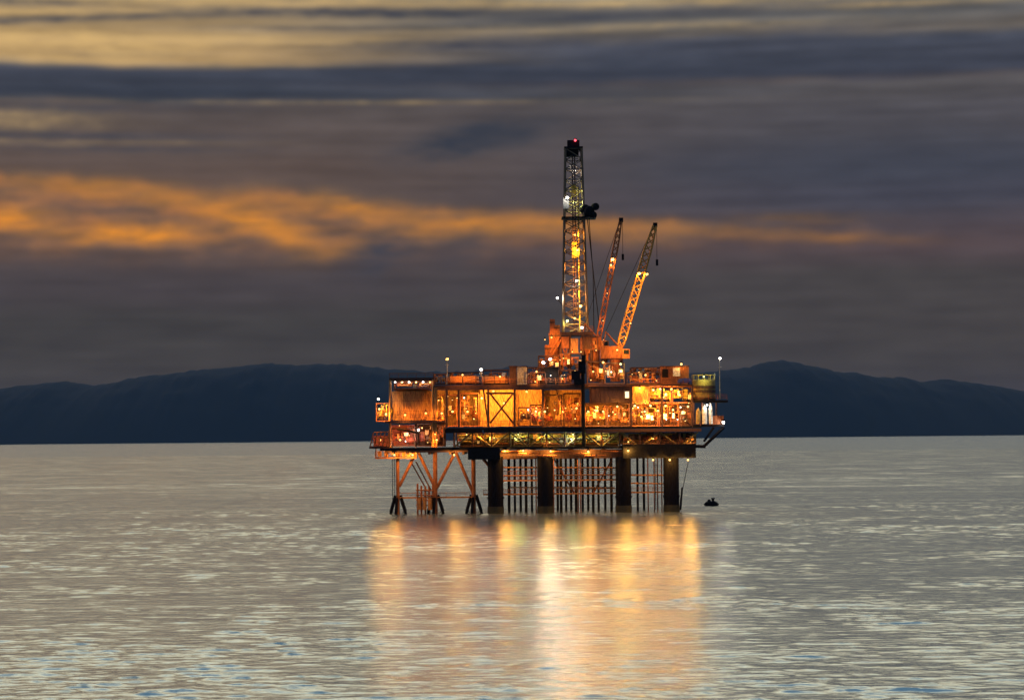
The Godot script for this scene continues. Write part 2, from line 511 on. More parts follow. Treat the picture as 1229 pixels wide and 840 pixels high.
# ---------------------------------------------------------------- machinery
func vessel(parent: Node, at: Vector3, long: float, r: float, upright: bool, m: Material) -> void:
	var body: Node3D = part("vessel", lathe([[0.001, -long / 2], [r * 0.55, -long / 2 + r * 0.06], [r * 0.9, -long / 2 + r * 0.25], [r, -long / 2 + r * 0.5], [r, long / 2 - r * 0.5], [r * 0.9, long / 2 - r * 0.25], [r * 0.55, long / 2 - r * 0.06], [0.001, long / 2]], 18), m, parent)
	body.position = at
	if not upright:
		body.rotation.z = PI / 2
		for s in [-0.3, 0.3]:
			block("saddle", at + Vector3(long * s, -r * 0.95, 0), Vector3(0.3, r * 0.7, r * 1.5), mats["brown"], parent)
	else:
		rod("skirt", at + Vector3(0, -long / 2 - 0.5, 0), at + Vector3(0, -long / 2 + r * 0.4, 0), r * 0.8, mats["brown"], parent, unit_tube)
	for k in 2:
		var f := long * (0.2 - 0.4 * k)
		var ring := rod("flange", at + (Vector3(0, f - 0.06, 0) if upright else Vector3(f - 0.06, 0, 0)), at + (Vector3(0, f + 0.06, 0) if upright else Vector3(f + 0.06, 0, 0)), r * 1.05, mats["brown"], parent, unit_tube)
		sub(ring, body)

func pipe_run(parent: Node, pts: Array, r: float, m: Material) -> void:
	var st := begin()
	for i in pts.size() - 1:
		add_rod(st, pts[i], pts[i + 1], r)
		if i > 0:
			st.append_from(unit_ball, 0, Transform3D(Basis.from_scale(Vector3.ONE * r * 1.15), pts[i]))
	for i in [0, pts.size() - 1]:
		var to: Vector3 = pts[1] if i == 0 else pts[-2]
		var d: Vector3 = (to - pts[i]).normalized() * 0.1
		add_rod(st, pts[i], pts[i] + d, r * 1.6)
	part("pipe", st.commit(), m, parent)

func valve(parent: Node, at: Vector3, r: float, m: Material) -> void:
	var v := part("valve", unit_ball, m, parent)
	v.transform = Transform3D(Basis.from_scale(Vector3(r * 1.7, r * 1.5, r * 1.7)), at)
	var st := begin()
	add_rod(st, Vector3.ZERO, Vector3(0, 0, 0.5), 0.05)
	for i in 10:
		var a := TAU * i / 10.0
		var b := TAU * (i + 1) / 10.0
		add_rod(st, Vector3(cos(a) * 0.26, sin(a) * 0.26, 0.5), Vector3(cos(b) * 0.26, sin(b) * 0.26, 0.5), 0.035)
	sub(part("hand_wheel", st.commit(), mats["red"], parent, at), v)

func skid(called: String, x0: float, y0: float, x1: float, y1: float, z: float, deep: float, sd: int, label: String, pal: Array, dense := 1.0, group := "") -> Node3D:
	# a steel frame full of vessels, pipes and valves; x, y are its front face in the photograph
	var r := RandomNumberGenerator.new()
	r.seed = sd
	var f := face(x0, y0, x1, y1, z)
	var w: float = f[1].x
	var h: float = f[1].y
	var o := thing(called, label, "machinery", Vector3(f[0].x, f[0].y - h / 2, z - deep / 2), group)
	var fm: Material = mats[pal[0]]
	block("base_frame", Vector3(0, 0.12, 0), Vector3(w, 0.24, deep), fm, o)
	for sx in [-1, 1]:
		for sz in [-1, 1]:
			rod("post", Vector3(sx * w * 0.48, 0.2, sz * deep * 0.47), Vector3(sx * w * 0.48, h, sz * deep * 0.47), 0.1, fm, o)
		rod("frame_beam", Vector3(sx * w * 0.48, h, -deep * 0.47), Vector3(sx * w * 0.48, h, deep * 0.47), 0.1, fm, o)
	for sz in [-1, 1]:
		rod("frame_beam", Vector3(-w * 0.48, h, sz * deep * 0.47), Vector3(w * 0.48, h, sz * deep * 0.47), 0.1, fm, o)
	var x := -w * 0.42
	while x < w * 0.38:
		var rr := r.randf_range(0.45, minf(0.95, h * 0.2))
		var m: Material = mats[pal[1 + r.randi() % (pal.size() - 1)]]
		var zz := r.randf_range(-deep * 0.3, deep * 0.15)
		if r.randf() < 0.45:
			var hh := r.randf_range(0.5, 0.85) * h
			vessel(o, Vector3(x + rr, hh / 2 + 0.7, zz), hh - 0.4, rr, true, m)
			x += rr * 2.0 + 0.5
		else:
			var ll := minf(r.randf_range(2.4, 4.5), w * 0.45)
			vessel(o, Vector3(x + ll / 2, rr + 0.5 + r.randf() * maxf(0.0, h * 0.45 - rr), zz), ll, rr, false, m)
			x += ll + 0.3
	for i in int((w * h * 0.24 + 4) * dense):
		var m: Material = mats[pal[1 + r.randi() % (pal.size() - 1)]]
		var pr: float = [0.07, 0.1, 0.13, 0.19][r.randi() % 4]
		var a := Vector3(r.randf_range(-0.46, 0.46) * w, r.randf_range(0.25, 0.97) * h, r.randf_range(0.0, 0.46) * deep)
		var b := a + Vector3(r.randf_range(-0.35, 0.35) * w, 0, 0)
		b.x = clampf(b.x, -0.46 * w, 0.46 * w)
		var c := Vector3(b.x, r.randf_range(0.2, 0.95) * h, b.z)
		var d := c + Vector3(0, 0, -r.randf_range(0.3, 0.5) * deep)
		pipe_run(o, [a, b, c, d], pr, m)
		if i % 3 == 0:
			valve(o, b.lerp(c, 0.5), pr, mats[["red", "steel", "yellow"][r.randi() % 3]])
	for i in int(w * h * 0.05 * dense) + 1:
		block("control_box", Vector3(r.randf_range(-0.42, 0.42) * w, r.randf_range(0.3, 0.8) * h, deep * 0.42), Vector3(r.randf_range(0.4, 1.0), r.randf_range(0.5, 1.2), 0.35), mats[["steel", "tan", "brown", "white"][r.randi() % 4]], o)
	return o

func cabin(called: String, x0: float, y0: float, x1: float, y1: float, z: float, deep: float, wall: String, label: String, category: String, ribs := 0.0) -> Node3D:
	var f := face(x0, y0, x1, y1, z)
	var w: float = f[1].x
	var h: float = f[1].y
	var o := thing(called, label, category, Vector3(f[0].x, f[0].y - h / 2, z - deep / 2))
	block("wall", Vector3(0, h / 2, 0), Vector3(w, h, deep), mats[wall], o)
	block("roof", Vector3(0, h + 0.08, 0), Vector3(w + 0.3, 0.16, deep + 0.3), mats["brown"], o)
	if ribs > 0.0:
		var n := int(w / ribs)
		for i in n:
			block("panel_rib", Vector3(-w / 2 + (i + 0.5) * w / n, h / 2, deep / 2 + 0.05), Vector3(ribs * 0.45, h * 0.96, 0.1), mats[wall], o)
	return o

# ---------------------------------------------------------------- the platform
func build_platform() -> void:
	unit_rod = CylinderMesh.new(); unit_rod.top_radius = 1.0; unit_rod.bottom_radius = 1.0; unit_rod.height = 1.0; unit_rod.radial_segments = 8; unit_rod.rings = 0
	unit_tube = CylinderMesh.new(); unit_tube.top_radius = 1.0; unit_tube.bottom_radius = 1.0; unit_tube.height = 1.0; unit_tube.radial_segments = 24; unit_tube.rings = 0
	unit_box = BoxMesh.new()
	unit_ball = SphereMesh.new(); unit_ball.radius = 1.0; unit_ball.height = 2.0; unit_ball.radial_segments = 10; unit_ball.rings = 5
	bulb_ball = SphereMesh.new(); bulb_ball.radius = 1.0; bulb_ball.height = 2.0; bulb_ball.radial_segments = 16; bulb_ball.rings = 8
	mats["_grime"] = noise_texture(31, 0.03, Color(0.78, 0.76, 0.74), Color(0.92, 0.92, 0.91), Color(1, 1, 1))
	mats["_rust"] = noise_texture(32, 0.035, Color(0.66, 0.56, 0.5), Color(0.9, 0.87, 0.85), Color(1, 0.98, 0.95))
	paint("dark", lin(0.012, 0.012, 0.016), 0.6)
	paint("hull", lin(0.010, 0.011, 0.019), 0.55, 0.0, 0.8)
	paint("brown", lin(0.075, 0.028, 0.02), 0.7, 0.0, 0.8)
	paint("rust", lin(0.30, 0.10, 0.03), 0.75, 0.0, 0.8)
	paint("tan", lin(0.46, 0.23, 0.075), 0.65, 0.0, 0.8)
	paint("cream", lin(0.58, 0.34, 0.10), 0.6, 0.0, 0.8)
	paint("steel", lin(0.20, 0.20, 0.20), 0.5)
	paint("grey", lin(0.33, 0.34, 0.36), 0.6)
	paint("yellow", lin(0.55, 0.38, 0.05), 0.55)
	paint("white", lin(0.72, 0.71, 0.68), 0.55)
	paint("red", lin(0.30, 0.05, 0.03), 0.6)
	paint("orange", lin(0.50, 0.19, 0.04), 0.6)
	paint("blue", lin(0.10, 0.12, 0.36), 0.7)
	paint("olive", lin(0.26, 0.19, 0.06), 0.65)
	paint("mast", lin(0.12, 0.082, 0.055), 0.5)
	paint("growth", lin(0.035, 0.032, 0.018), 0.9)
	paint("boom", lin(0.48, 0.22, 0.04), 0.6)
	paint("rubber", lin(0.018, 0.018, 0.02), 0.85)
	jacket_and_decks()
	derrick()
	cranes()
	top_deck()
	process_deck()
	lamps()
	buoy()
	print("platform ready ", Time.get_ticks_msec())

func jacket_and_decks() -> void:
	var o := thing("oil_platform", "offshore oil platform with lit stacked steel decks on dark round legs standing in the sea", "oil platform")
	var D: Material = mats["dark"]
	var H: Material = mats["hull"]
	var B: Material = mats["brown"]
	var R: Material = mats["rust"]
	# big round legs, front row and back row
	for x in [594.5, 654.0, 748.0, 805.5]:
		for z in [4.0, -26.0]:
			var t := P(x, 548, z)
			var leg := rod("leg", Vector3(t.x, -6, z), t, 1.62 if z > 0 else 1.5, H, o, unit_tube)
			sub(rod("tide_band", Vector3(t.x, -1.0, z), Vector3(t.x, 1.5, z), 1.72, mats["growth"], o, unit_tube), leg)
			sub(rod("leg_collar", Vector3(t.x, 3.1, z), Vector3(t.x, 3.5, z), 1.76, H, o, unit_tube), leg)
	# well conductors in rows under the deck
	var cx := [610.5, 617.5, 624.5, 631.0, 638.0, 669.0, 673.0, 679.0, 685.0, 691.0, 699.0, 705.5, 711.5, 718.0, 726.0, 733.5, 765.0, 772.5]
	for i in cx.size():
		var z := -5.0 - 6.0 * ((i * 7) % 3)
		var t := P(cx[i], 546, z)
		rod("conductor_pipe", Vector3(t.x, -5, z), t, [0.30, 0.25, 0.27][i % 3], D, o)
	for x in [643.0, 664.0, 693.5, 696.5, 777.5, 785.0, 789.0, 794.0]:
		var t := P(x, 544, -2.0)
		rod("riser_pipe", Vector3(t.x, -4, -2.0), t, 0.13, R, o)
	# slender truss legs of the left wing, with short battered piles at the water
	for x in [477.0, 522.0, 568.0]:
		for z in [2.0, -20.0]:
			var t := P(x, 541, z)
			rod("truss_leg", Vector3(t.x, -4, z), t, 0.36 if x < 500.0 else 0.45, R, o)
			for s in [[-1.9, 0.4], [-0.5, 1.3], [2.0, 0.6]]:
				rod("battered_pile", Vector3(t.x + s[0] * 1.3, -3, z + s[1]), Vector3(t.x + s[0] * 0.3, 3.4, z + s[1] * 0.3), 0.3, D, o)
	for b in [[500, 541, 479, 584], [501, 541, 521, 583], [546, 543, 524, 586], [547, 543, 567, 590], [580, 551, 604, 579]]:
		for z in [2.0, -20.0]:
			rod("diagonal_brace", P(b[0], b[1], z), P(b[2], b[3], z), 0.33, R, o)
	for b in [[494, 556, 513, 590], [499, 554, 517, 588]]:
		rod("diagonal_brace", P(b[0], b[1], -8), P(b[2], b[3], -8), 0.14, R, o)
	# horizontal walkways between the legs
	for b in [[598, 742, 571.0, 3.4], [600, 742, 577.0, 3.4], [580, 745, 593.5, 3.0], [757, 797, 591.0, 3.0], [478, 570, 597.5, 1.0]]:
		var a := P(b[0], b[2], b[3])
		var c := P(b[1], b[2], b[3])
		c.y = a.y
		var thick := 0.3
		block("walkway", (a + c) * 0.5 + Vector3(0, 0, -0.6), Vector3(c.x - a.x, thick, 1.3), mats["orange"], o)
		railing(a + Vector3(0, 0.15, 0.05), c + Vector3(0, 0.15, 0.05), R, o, 0.85)
	for b in [[604, 742, 561.0], [612, 738, 585.0], [757, 800, 570.0], [757, 800, 580.0]]:
		rod("horizontal_brace", P(b[0], b[2], 2.6), P(b[1], b[2] + 0.4, 2.6), 0.16, mats["orange"], o)
	for b in [[664, 549, 690, 593], [735, 551, 712, 592]]:
		rod("diagonal_brace", P(b[0], b[1], 2.2), P(b[2], b[3], 2.2), 0.18, R, o)
	# ladders and a hanging hose
	for l in [[472.0, 545, 600, 2.6], [788.0, 552, 612, 5.4]]:
		var st := begin()
		var t := P(l[0], l[1], l[3])
		var b := P(l[0], l[2], l[3])
		for s in [-0.25, 0.25]:
			add_rod(st, Vector3(t.x + s, b.y, l[3]), Vector3(t.x + s, t.y, l[3]), 0.06)
		for i in int((t.y - b.y) / 0.4):
			add_rod(st, Vector3(t.x - 0.25, b.y + i * 0.4, l[3]), Vector3(t.x + 0.25, b.y + i * 0.4, l[3]), 0.035)
		part("ladder", st.commit(), D, o)
	rod("mooring_line", P(827, 551, 4.5), P(816, 604, 4.5), 0.07, D, o)
	rod("boarding_ladder", P(819, 585, 5.0), P(817, 612, 5.0), 0.2, D, o)
	# boat landing among the left legs
	var st2 := begin()
	for i in 5:
		var p := P(501.0 + i * 4.6, 585, 2.0 - (i % 2) * 2.0)
		add_rod(st2, Vector3(p.x, -2, p.z), p + Vector3(0, rng.randf() * 0.8, 0), 0.2)
	for y in [588, 594, 600, 606]:
		add_rod(st2, P(499, y, 2.2), P(521, y + 1, 2.2), 0.14)
	part("boat_landing", st2.commit(), R, o)
	for i in 3:
		rod("fender", P(503.0 + i * 6.5, 598, 3.0), P(503.0 + i * 6.5, 612, 3.0), 0.42, mats["orange"], o)
	# lower deck: plate, hanging girders
	slab("deck_plate", 456, 536.4, 836, 539.4, 6.0, 36.0, D, o)
	slab("deck_girder", 462, 539.5, 562, 543.0, 5.6, 0.5, B, o)
	slab("deck_girder", 561.5, 538.5, 600, 551.5, 6.6, 3.6, D, o)
	slab("deck_girder", 748, 533.0, 835.5, 549.8, 6.6, 5.0, D, o)
	slab("deck_girder", 600.2, 539.6, 747.8, 550.5, 4.4, 0.5, B, o)
	slab("deck_girder", 600.2, 539.6, 747.8, 550.0, -8.0, 0.6, B, o)
	slab("deck_girder", 600.2, 539.6, 747.8, 550.0, -22.0, 0.6, B, o)
	for x in [606.0, 622.0, 641.0, 668.0, 688.0, 712.0, 731.0]:
		slab("cross_beam", x - 2.0, 539.6, x + 2.0, 549.5, 3.7, 33.0, B, o)
	for x in [470.0, 492.0, 515.0, 540.0, 556.0]:
		slab("cross_beam", x - 1.5, 539.6, x + 1.5, 545.5, 5.0, 34.0, B, o)
	for i in 7:
		var y := 541.5 + (i % 3) * 2.6
		var x := 602.0 + i * 20.0
		rod("service_pipe", P(x, y, 5.6), P(x + 26.0, y, 5.6), 0.15, R, o)
	# hanging catwalk at the left end
	slab("catwalk", 450, 548.5, 500, 550.5, 4.0, 3.0, R, o)
	railing(P(450, 548.5, 4.0), P(500, 548.0, 4.0), mats["orange"], o)
	for x in [451.0, 464.0, 480.0, 499.0]:
		rod("hanger", P(x, 537, 3.5), P(x, 549, 3.5), 0.12, R, o)
	for x in [455.0, 463.0, 484.0, 490.0]:
		slab("junction_box", x - 2.0, 541.5, x + 2.5, 548.0, 3.2, 1.0, mats["orange"], o)
	# overhanging bay at the left end
	slab("bay_floor", 443, 535.5, 467, 538.5, 4.0, 14.0, B, o)
	for y in [519.0, 526.0, 531.0]:
		rod("bay_rail", P(444.0 + (535.0 - y) * 0.3, y, 4.0), P(467, y - 1.0, 4.0), 0.11, R, o)
	for i in 5:
		rod("bay_post", P(444.0 + i * 5.0, 536, 4.0), P(448.0 + i * 4.6, 519, 4.0), 0.12, R, o)
	slab("bay_wall", 448, 523, 467, 535.5, -4.0, 0.3, mats["red"], o)
	# middle deck
	slab("deck_plate", 535, 512.4, 842, 514.6, 5.0, 36.0, D, o)
	slab("deck_girder", 534, 514.7, 578.5, 519.6, 5.2, 0.6, D, o)
	slab("deck_girder", 580.5, 514.7, 700, 518.6, 5.2, 0.6, D, o)
	slab("deck_girder", 701, 514.7, 842, 518.4, 5.2, 0.6, B, o)
	slab("deck_plate", 462, 505.0, 534, 507.5, 4.6, 30.0, B, o)
	# truss between the lower and the middle deck
	var tx := [545.0, 567.0, 590.0, 612.0, 634.0, 656.0, 678.0, 700.0, 722.0, 744.0, 768.0, 792.0, 816.0, 838.0]
	for i in tx.size() - 1:
		var a: float = tx[i]
		var b: float = tx[i + 1]
		for z in [4.4, -14.0]:
			rod("truss_diagonal", P(a, 536.5 if i % 2 == 0 else 518.5, z), P(b, 518.5 if i % 2 == 0 else 536.5, z), 0.18, mats["olive"], o)
			rod("truss_post", P(a, 536.5, z), P(a, 518.5, z), 0.2, B, o)
	for k in [[548, 742, 522.5, 0.16, "olive"], [552, 738, 526.0, 0.2, "steel"], [556, 742, 530.0, 0.13, "olive"], [600, 800, 532.5, 0.16, "rust"], [570, 720, 524.0, 0.11, "yellow"]]:
		rod("service_pipe", P(k[0], k[2], 1.5), P(k[1], k[2], 1.5), k[3], mats[k[4]], o)
	slab("bulkhead", 552, 520, 742, 536, -18.0, 0.3, mats["olive"], o)
	slab("bulkhead", 742, 520, 836, 533, -6.0, 0.3, mats["olive"], o)
	# upper deck
	slab("deck_plate", 520, 461.6, 705, 464.0, 5.0, 36.0, B, o)
	slab("deck_plate", 705.2, 461.6, 832, 463.4, 4.4, 34.0, B, o)
	slab("deck_girder", 534, 464.1, 700, 467.6, 5.2, 0.6, mats["brown"], o)
	slab("deck_girder", 534, 464.1, 700, 467.6, -14.0, 0.6, mats["brown"], o)
	# columns between the middle and the upper deck
	for x in [536.0, 550.5, 586.0, 617.5, 651.5, 699.0, 758.0, 795.0, 831.0]:
		var r := 0.24
		rod("deck_column", P(x, 513, 4.8), P(x, 464, 4.8), r, B, o)
		rod("deck_column", P(x, 513, -24.0), P(x, 464, -24.0), r, B, o)
	rod("cross_brace", P(588, 472, 4.7), P(616, 508, 4.7), 0.2, B, o)
	rod("cross_brace", P(616, 472, 4.7), P(588, 508, 4.7), 0.2, B, o)
	rod("tie_beam", P(583, 472, 4.7), P(617, 472, 4.7), 0.2, B, o)
	rod("cross_brace", P(586, 512, 4.7), P(580, 466, 4.7), 0.16, B, o)
	for k in [[701, 757], [758, 795], [795, 831]]:
		rod("cross_brace", P(k[0], 484, -4.0), P(k[1], 512, -4.0), 0.16, B, o)
	# back walls of the bays
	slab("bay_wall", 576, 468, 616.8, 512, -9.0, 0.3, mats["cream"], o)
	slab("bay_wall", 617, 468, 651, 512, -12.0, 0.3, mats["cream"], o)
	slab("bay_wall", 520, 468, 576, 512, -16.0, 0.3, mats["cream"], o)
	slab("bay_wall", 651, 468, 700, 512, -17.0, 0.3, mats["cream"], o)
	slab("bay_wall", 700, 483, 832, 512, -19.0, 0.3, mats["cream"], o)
	for k in [[576, 616, -8.8], [617, 651, -11.8]]:
		var n := int((k[1] - k[0]) / 4)
		for i in n:
			slab("wall_rib", k[0] + i * 4.0 + 1.4, 469, k[0] + i * 4.0 + 2.4, 511.5, k[2] + 0.15, 0.15, mats["cream"], o)
	# left wing: roof and supports over the ribbed tank
	slab("roof_deck", 467, 453.2, 521, 455.4, 4.6, 26.0, B, o)
	slab("deck_girder", 467, 455.5, 521, 457.0, 4.0, 0.4, B, o)
	for x in [468.0, 519.5]:
		rod("deck_column", P(x, 537, 3.8), P(x, 455, 3.8), 0.24, mats["tan"], o)
	rod("deck_column", P(523, 537, 3.8), P(523, 463, 3.8), 0.3, mats["tan"], o)
	slab("bay_wall", 470, 510, 498, 536, -2.0, 0.3, mats["red"], o)
	slab("bay_wall", 498, 508, 535, 536, -10.0, 0.3, mats["rust"], o)
	rod("cross_brace", P(478, 515, 3.8), P(504, 520, 3.8), 0.18, D, o)
	# side platform at the right end
	slab("side_platform", 828, 480.5, 874, 483.0, 4.0, 9.0, D, o)
	slab("side_platform", 832, 509.5, 870, 512.2, 4.0, 9.0, D, o)
	for x in [833.0, 843.0, 860.0]:
		rod("deck_column", P(x, 510, 3.0), P(x, 483, 3.0), 0.2, B, o)
	rod("support_strut", P(869, 513, 3.6), P(845, 536, 3.6), 0.32, D, o)
	rod("support_strut", P(857, 513, 3.6), P(845, 530, 3.6), 0.24, D, o)
	rod("support_strut", P(834, 535.5, 3.6), P(847, 536, 3.6), 0.34, D, o)
	slab("wind_panel", 853, 499, 869, 509.5, 3.6, 4.0, mats["rust"], o)
	# guard rails
	railing(P(535, 461.5, 4.9), P(700, 460.6, 4.9), R, o)
	railing(P(757, 461.5, 4.2), P(831, 460.8, 4.2), R, o)
	railing(P(535, 512.4, 4.9), P(700, 511.6, 4.9), R, o)
	railing(P(701, 512.2, 4.9), P(841, 511.4, 4.9), R, o)
	railing(P(462, 505.0, 4.5), P(534, 504.4, 4.5), R, o)
	railing(P(467, 536.2, 5.6), P(545, 535.6, 5.6), R, o)
	railing(P(748, 536.2, 5.6), P(835, 535.2, 5.6), R, o)
	railing(P(828, 480.4, 3.9), P(873, 480.0, 3.9), R, o)
	railing(P(467, 453.2, 4.5), P(521, 452.8, 4.5), R, o, 0.9)
	# stair between the decks
	var st3 := begin()
	for s in [0.0, 1.0]:
		add_rod(st3, P(683, 512, 3.4 - s), P(667, 466, 3.4 - s), 0.12)
		add_rod(st3, P(683, 506, 3.4 - s), P(667, 460, 3.4 - s), 0.05)
	for i in 22:
		var p := P(683, 512, 3.4).lerp(P(667, 466, 3.4), i / 22.0)
		add_box(st3, p + Vector3(0, 0, -0.5), Vector3(0.35, 0.05, 0.95))
	part("stairway", st3.commit(), R, o)

func derrick() -> void:
	var zc := -12.0
	var foot := P(690.5, 402, zc)
	var crown := P(688.6, 179, zc)
	var o := thing("drilling_derrick", "tall tapering lattice drilling derrick with a red light on its crown", "derrick", Vector3(foot.x, P(690, 450, zc).y, zc))
	var base := o.position
	var y0 := foot.y - base.y
	var y1 := crown.y - base.y
	var w0 := 2.65
	var w1 := 1.75
	var bays := 18
	var D: Material = mats["dark"]
	var ring := []
	for i in bays + 1:
		var t := float(i) / bays
		var w := lerpf(w0, w1, t)
		var y := lerpf(y0, y1, t)
		ring.append([Vector3(-w, y, w), Vector3(w, y, w), Vector3(w, y, -w), Vector3(-w, y, -w)])
	for q in 4:
		rod("derrick_leg", ring[0][q], ring[bays][q], 0.25, mats["mast"], o)
	for i in bays + 1:
		for q in 4:
			var e := (q + 1) % 4
			rod("girt", ring[i][q], ring[i][e], 0.1, mats["mast"], o)
			if i < bays:
				if (i + q) % 2 == 0:
					rod("derrick_brace", ring[i][q], ring[i + 1][e], 0.11, mats["mast"], o)
					rod("derrick_brace", ring[i][e], ring[i + 1][q], 0.08, mats["mast"], o)
				else:
					rod("derrick_brace", ring[i][e], ring[i + 1][q], 0.11, mats["mast"], o)
	# crown, travelling gear and the board for stacking pipe
	block("crown_platform", Vector3(0, y1 + 0.2, 0), Vector3(w1 * 2.3, 0.35, w1 * 2.3), D, o)
	block("crown_block", Vector3(0, y1 + 1.1, 0), Vector3(w1 * 1.5, 1.5, w1 * 1.2), D, o)
	block("crown_block", Vector3(-0.4, y1 + 0.2 - 1.0, 0), Vector3(w1 * 1.7, 1.6, w1 * 1.5), D, o)
	for s in [-0.25, 0.25]:
		rod("guide_rail", Vector3(s, y0, 0), Vector3(s, y1, 0), 0.14, mats["brown"], o)
	rod("standpipe", Vector3(1.0, y0, 1.9), Vector3(0.9, lerpf(y0, y1, 0.8), 1.5), 0.16, mats["yellow"], o)
	var yb := P(690, 262, zc).y - base.y
	block("travelling_block", Vector3(0, yb + 6.0, 0), Vector3(1.1, 2.6, 1.0), mats["yellow"], o)
	block("top_drive", Vector3(0.05, P(690, 300, zc).y - base.y, 0), Vector3(1.2, 3.4, 1.0), mats["yellow"], o)
	block("racking_board", Vector3(1.0, yb, 0.2), Vector3(7.4, 0.25, 5.6), D, o)
	block("wind_wall", Vector3(-1.75, yb + 3.0, 2.3), Vector3(1.2, 2.2, 0.12), mats["grey"], o)
	for k in [[706.0, 254.0, 1.25], [702.0, 251.0, 1.0], [714.5, 248.0, 0.8], [712.0, 258.0, 0.75]]:
		var p := P(k[0], k[1], zc + 1.5) - base
		var drum := part("winch_drum", lathe([[0.001, -0.8], [0.8, -0.75], [1.0, -0.5], [1.0, 0.5], [0.8, 0.75], [0.001, 0.8]], 14), D, o)
		drum.transform = Transform3D(Basis.from_euler(Vector3(PI / 2, 0.4, 0)).scaled(Vector3.ONE * k[2]), p)
	var st := begin()
	add_rod(st, P(705, 262, zc + 2) - base, P(719.5, 392, zc + 2) - base, 0.09)
	add_rod(st, P(707, 262, zc + 1) - base, P(712, 330, zc + 1) - base, 0.08)
	add_rod(st, P(712, 330, zc + 1) - base, P(713, 400, zc + 1) - base, 0.08)
	part("hoisting_line", st.commit(), D, o)
	# drill floor and substructure
	var f := face(672, 398, 712, 402.5, zc + 4.0)
	block("drill_floor", Vector3(f[0].x, f[0].y, zc) - base, Vector3(f[1].x, 0.7, 9.0), mats["brown"], o)
	for s in [[673.0, 4.0], [710.0, 4.0], [684.0, 4.0], [699.0, 4.0], [673.0, -4.0], [710.0, -4.0]]:
		rod("substructure_column", P(s[0], 451, zc + s[1]) - base, P(s[0], 402, zc + s[1]) - base, 0.35, mats["brown"], o)
	for k in [[673, 450, 684, 404], [684, 450, 673, 404], [699, 450, 710, 404], [710, 450, 699, 404]]:
		rod("substructure_brace", P(k[0], k[1], zc + 4.0) - base, P(k[2], k[3], zc + 4.0) - base, 0.2, mats["rust"], o)
	for k in [[674, 404, 683, 418, "rust"], [685, 406, 694, 424, "tan"], [699, 405, 711, 419, "brown"], [672, 424, 684, 438, "rust"]]:
		var g := face(k[0], k[1], k[2], k[3], zc + 4.5)
		block("wind_panel", g[0] - base, Vector3(g[1].x, g[1].y, 0.2), mats[k[4]], o)
	for k in [[660, 383, 666, 399], [665.5, 390, 672, 404], [659, 399, 671, 414], [654, 414, 672, 430]]:
		var g := face(k[0], k[1], k[2], k[3], zc + 3.0)
		block("driller_cabin_module", g[0] - base + Vector3(0, 0, -1.5), Vector3(g[1].x, g[1].y, 3.0), mats["rust"], o)
		block("module_band", g[0] - base + Vector3(0, g[1].y * 0.25, 0.05), Vector3(g[1].x * 1.06, 0.25, 0.2), mats["brown"], o)
	rod("stair_string", P(652, 436, zc + 4.5) - base, P(672, 404, zc + 4.5) - base, 0.16, mats["rust"], o)
	rod("stair_string", P(655, 438, zc + 4.5) - base, P(675, 406, zc + 4.5) - base, 0.16, mats["rust"], o)
	var zf := zc + 4.6
	railing(Vector3(f[0].x - f[1].x / 2, f[0].y + 0.35, zf) - base, Vector3(f[0].x + f[1].x / 2, f[0].y + 0.35, zf) - base, mats["rust"], o)
	rod("lamp_arm", P(672, 362, zc) - base, P(669, 359.5, zc) - base, 0.09, D, o)
	rod("lamp_arm", P(678, 372, zc) - base, P(672, 362, zc) - base, 0.09, D, o)

func crane(pivot: Array, tip: Array, z: float, half: float, bays: int, label: String, boom: String, thick: float) -> void:
	var a := P(pivot[0], pivot[1], z)
	var b := P(tip[0], tip[1], z)
	var ground := P(pivot[0], 458, z).y
	var o := thing("pedestal_crane", label, "crane", Vector3(a.x, ground, z), "")
	var base := o.position
	lattice(a - base, b - base, half, bays, thick, thick * 0.6, 0.45, mats[boom], o)
	rod("pedestal", Vector3(-0.6, 0, 0), Vector3(-0.6, a.y - base.y - 1.2, 0), 1.1, mats["rust"], o, unit_tube)
	block("machinery_house", Vector3(-1.4, a.y - base.y + 0.2, -0.3), Vector3(4.6, 2.6, 3.4), mats["rust"], o)
	var cab := block("operator_cab", Vector3(1.6, a.y - base.y - 0.2, 1.9), Vector3(1.5, 2.0, 1.2), mats["orange"], o)
	cab.name = "operator_cab"
	sub(block("cab_window", Vector3(1.6, a.y - base.y + 0.2, 2.53), Vector3(1.1, 0.9, 0.06), mats["glass"], o), cab)
	var gantry := Vector3(-2.6, a.y - base.y + 4.6, 0)
	for s in [-0.9, 0.9]:
		rod("gantry_leg", Vector3(-3.2, a.y - base.y + 1.4, s), gantry, 0.14, mats["rust"], o)
		rod("gantry_leg", Vector3(0.2, a.y - base.y + 1.4, s), gantry, 0.14, mats["rust"], o)
		rod("pendant_line", gantry, b - base + Vector3(-half * 0.4, 0, s * 0.4), 0.045, mats["dark"], o)
	block("boom_head", b - base + Vector3(0.1, 0.2, 0), Vector3(0.9, 0.9, 0.7), mats["dark"], o)
	var drop := b - base + Vector3(0.4, -0.2, 0)
	rod("hoist_line", drop, drop + Vector3(0, -7.0, 0), 0.045, mats["dark"], o)
	block("hook_block", drop + Vector3(0, -7.6, 0), Vector3(0.5, 1.3, 0.4), mats["dark"], o)

func cranes() -> void:
	var gm := StandardMaterial3D.new()
	gm.albedo_color = lin(0.02, 0.025, 0.03)
	gm.roughness = 0.08
	mats["glass"] = gm
	crane([717, 414], [745, 265], -9.0, 0.5, 20, "slim dark lattice boom crane beside the derrick, steeper of the two cranes", "rust", 0.15)
	crane([742, 424], [786, 271], -3.0, 0.74, 20, "wider orange lit lattice boom crane leaning out furthest from the derrick", "boom", 0.2)

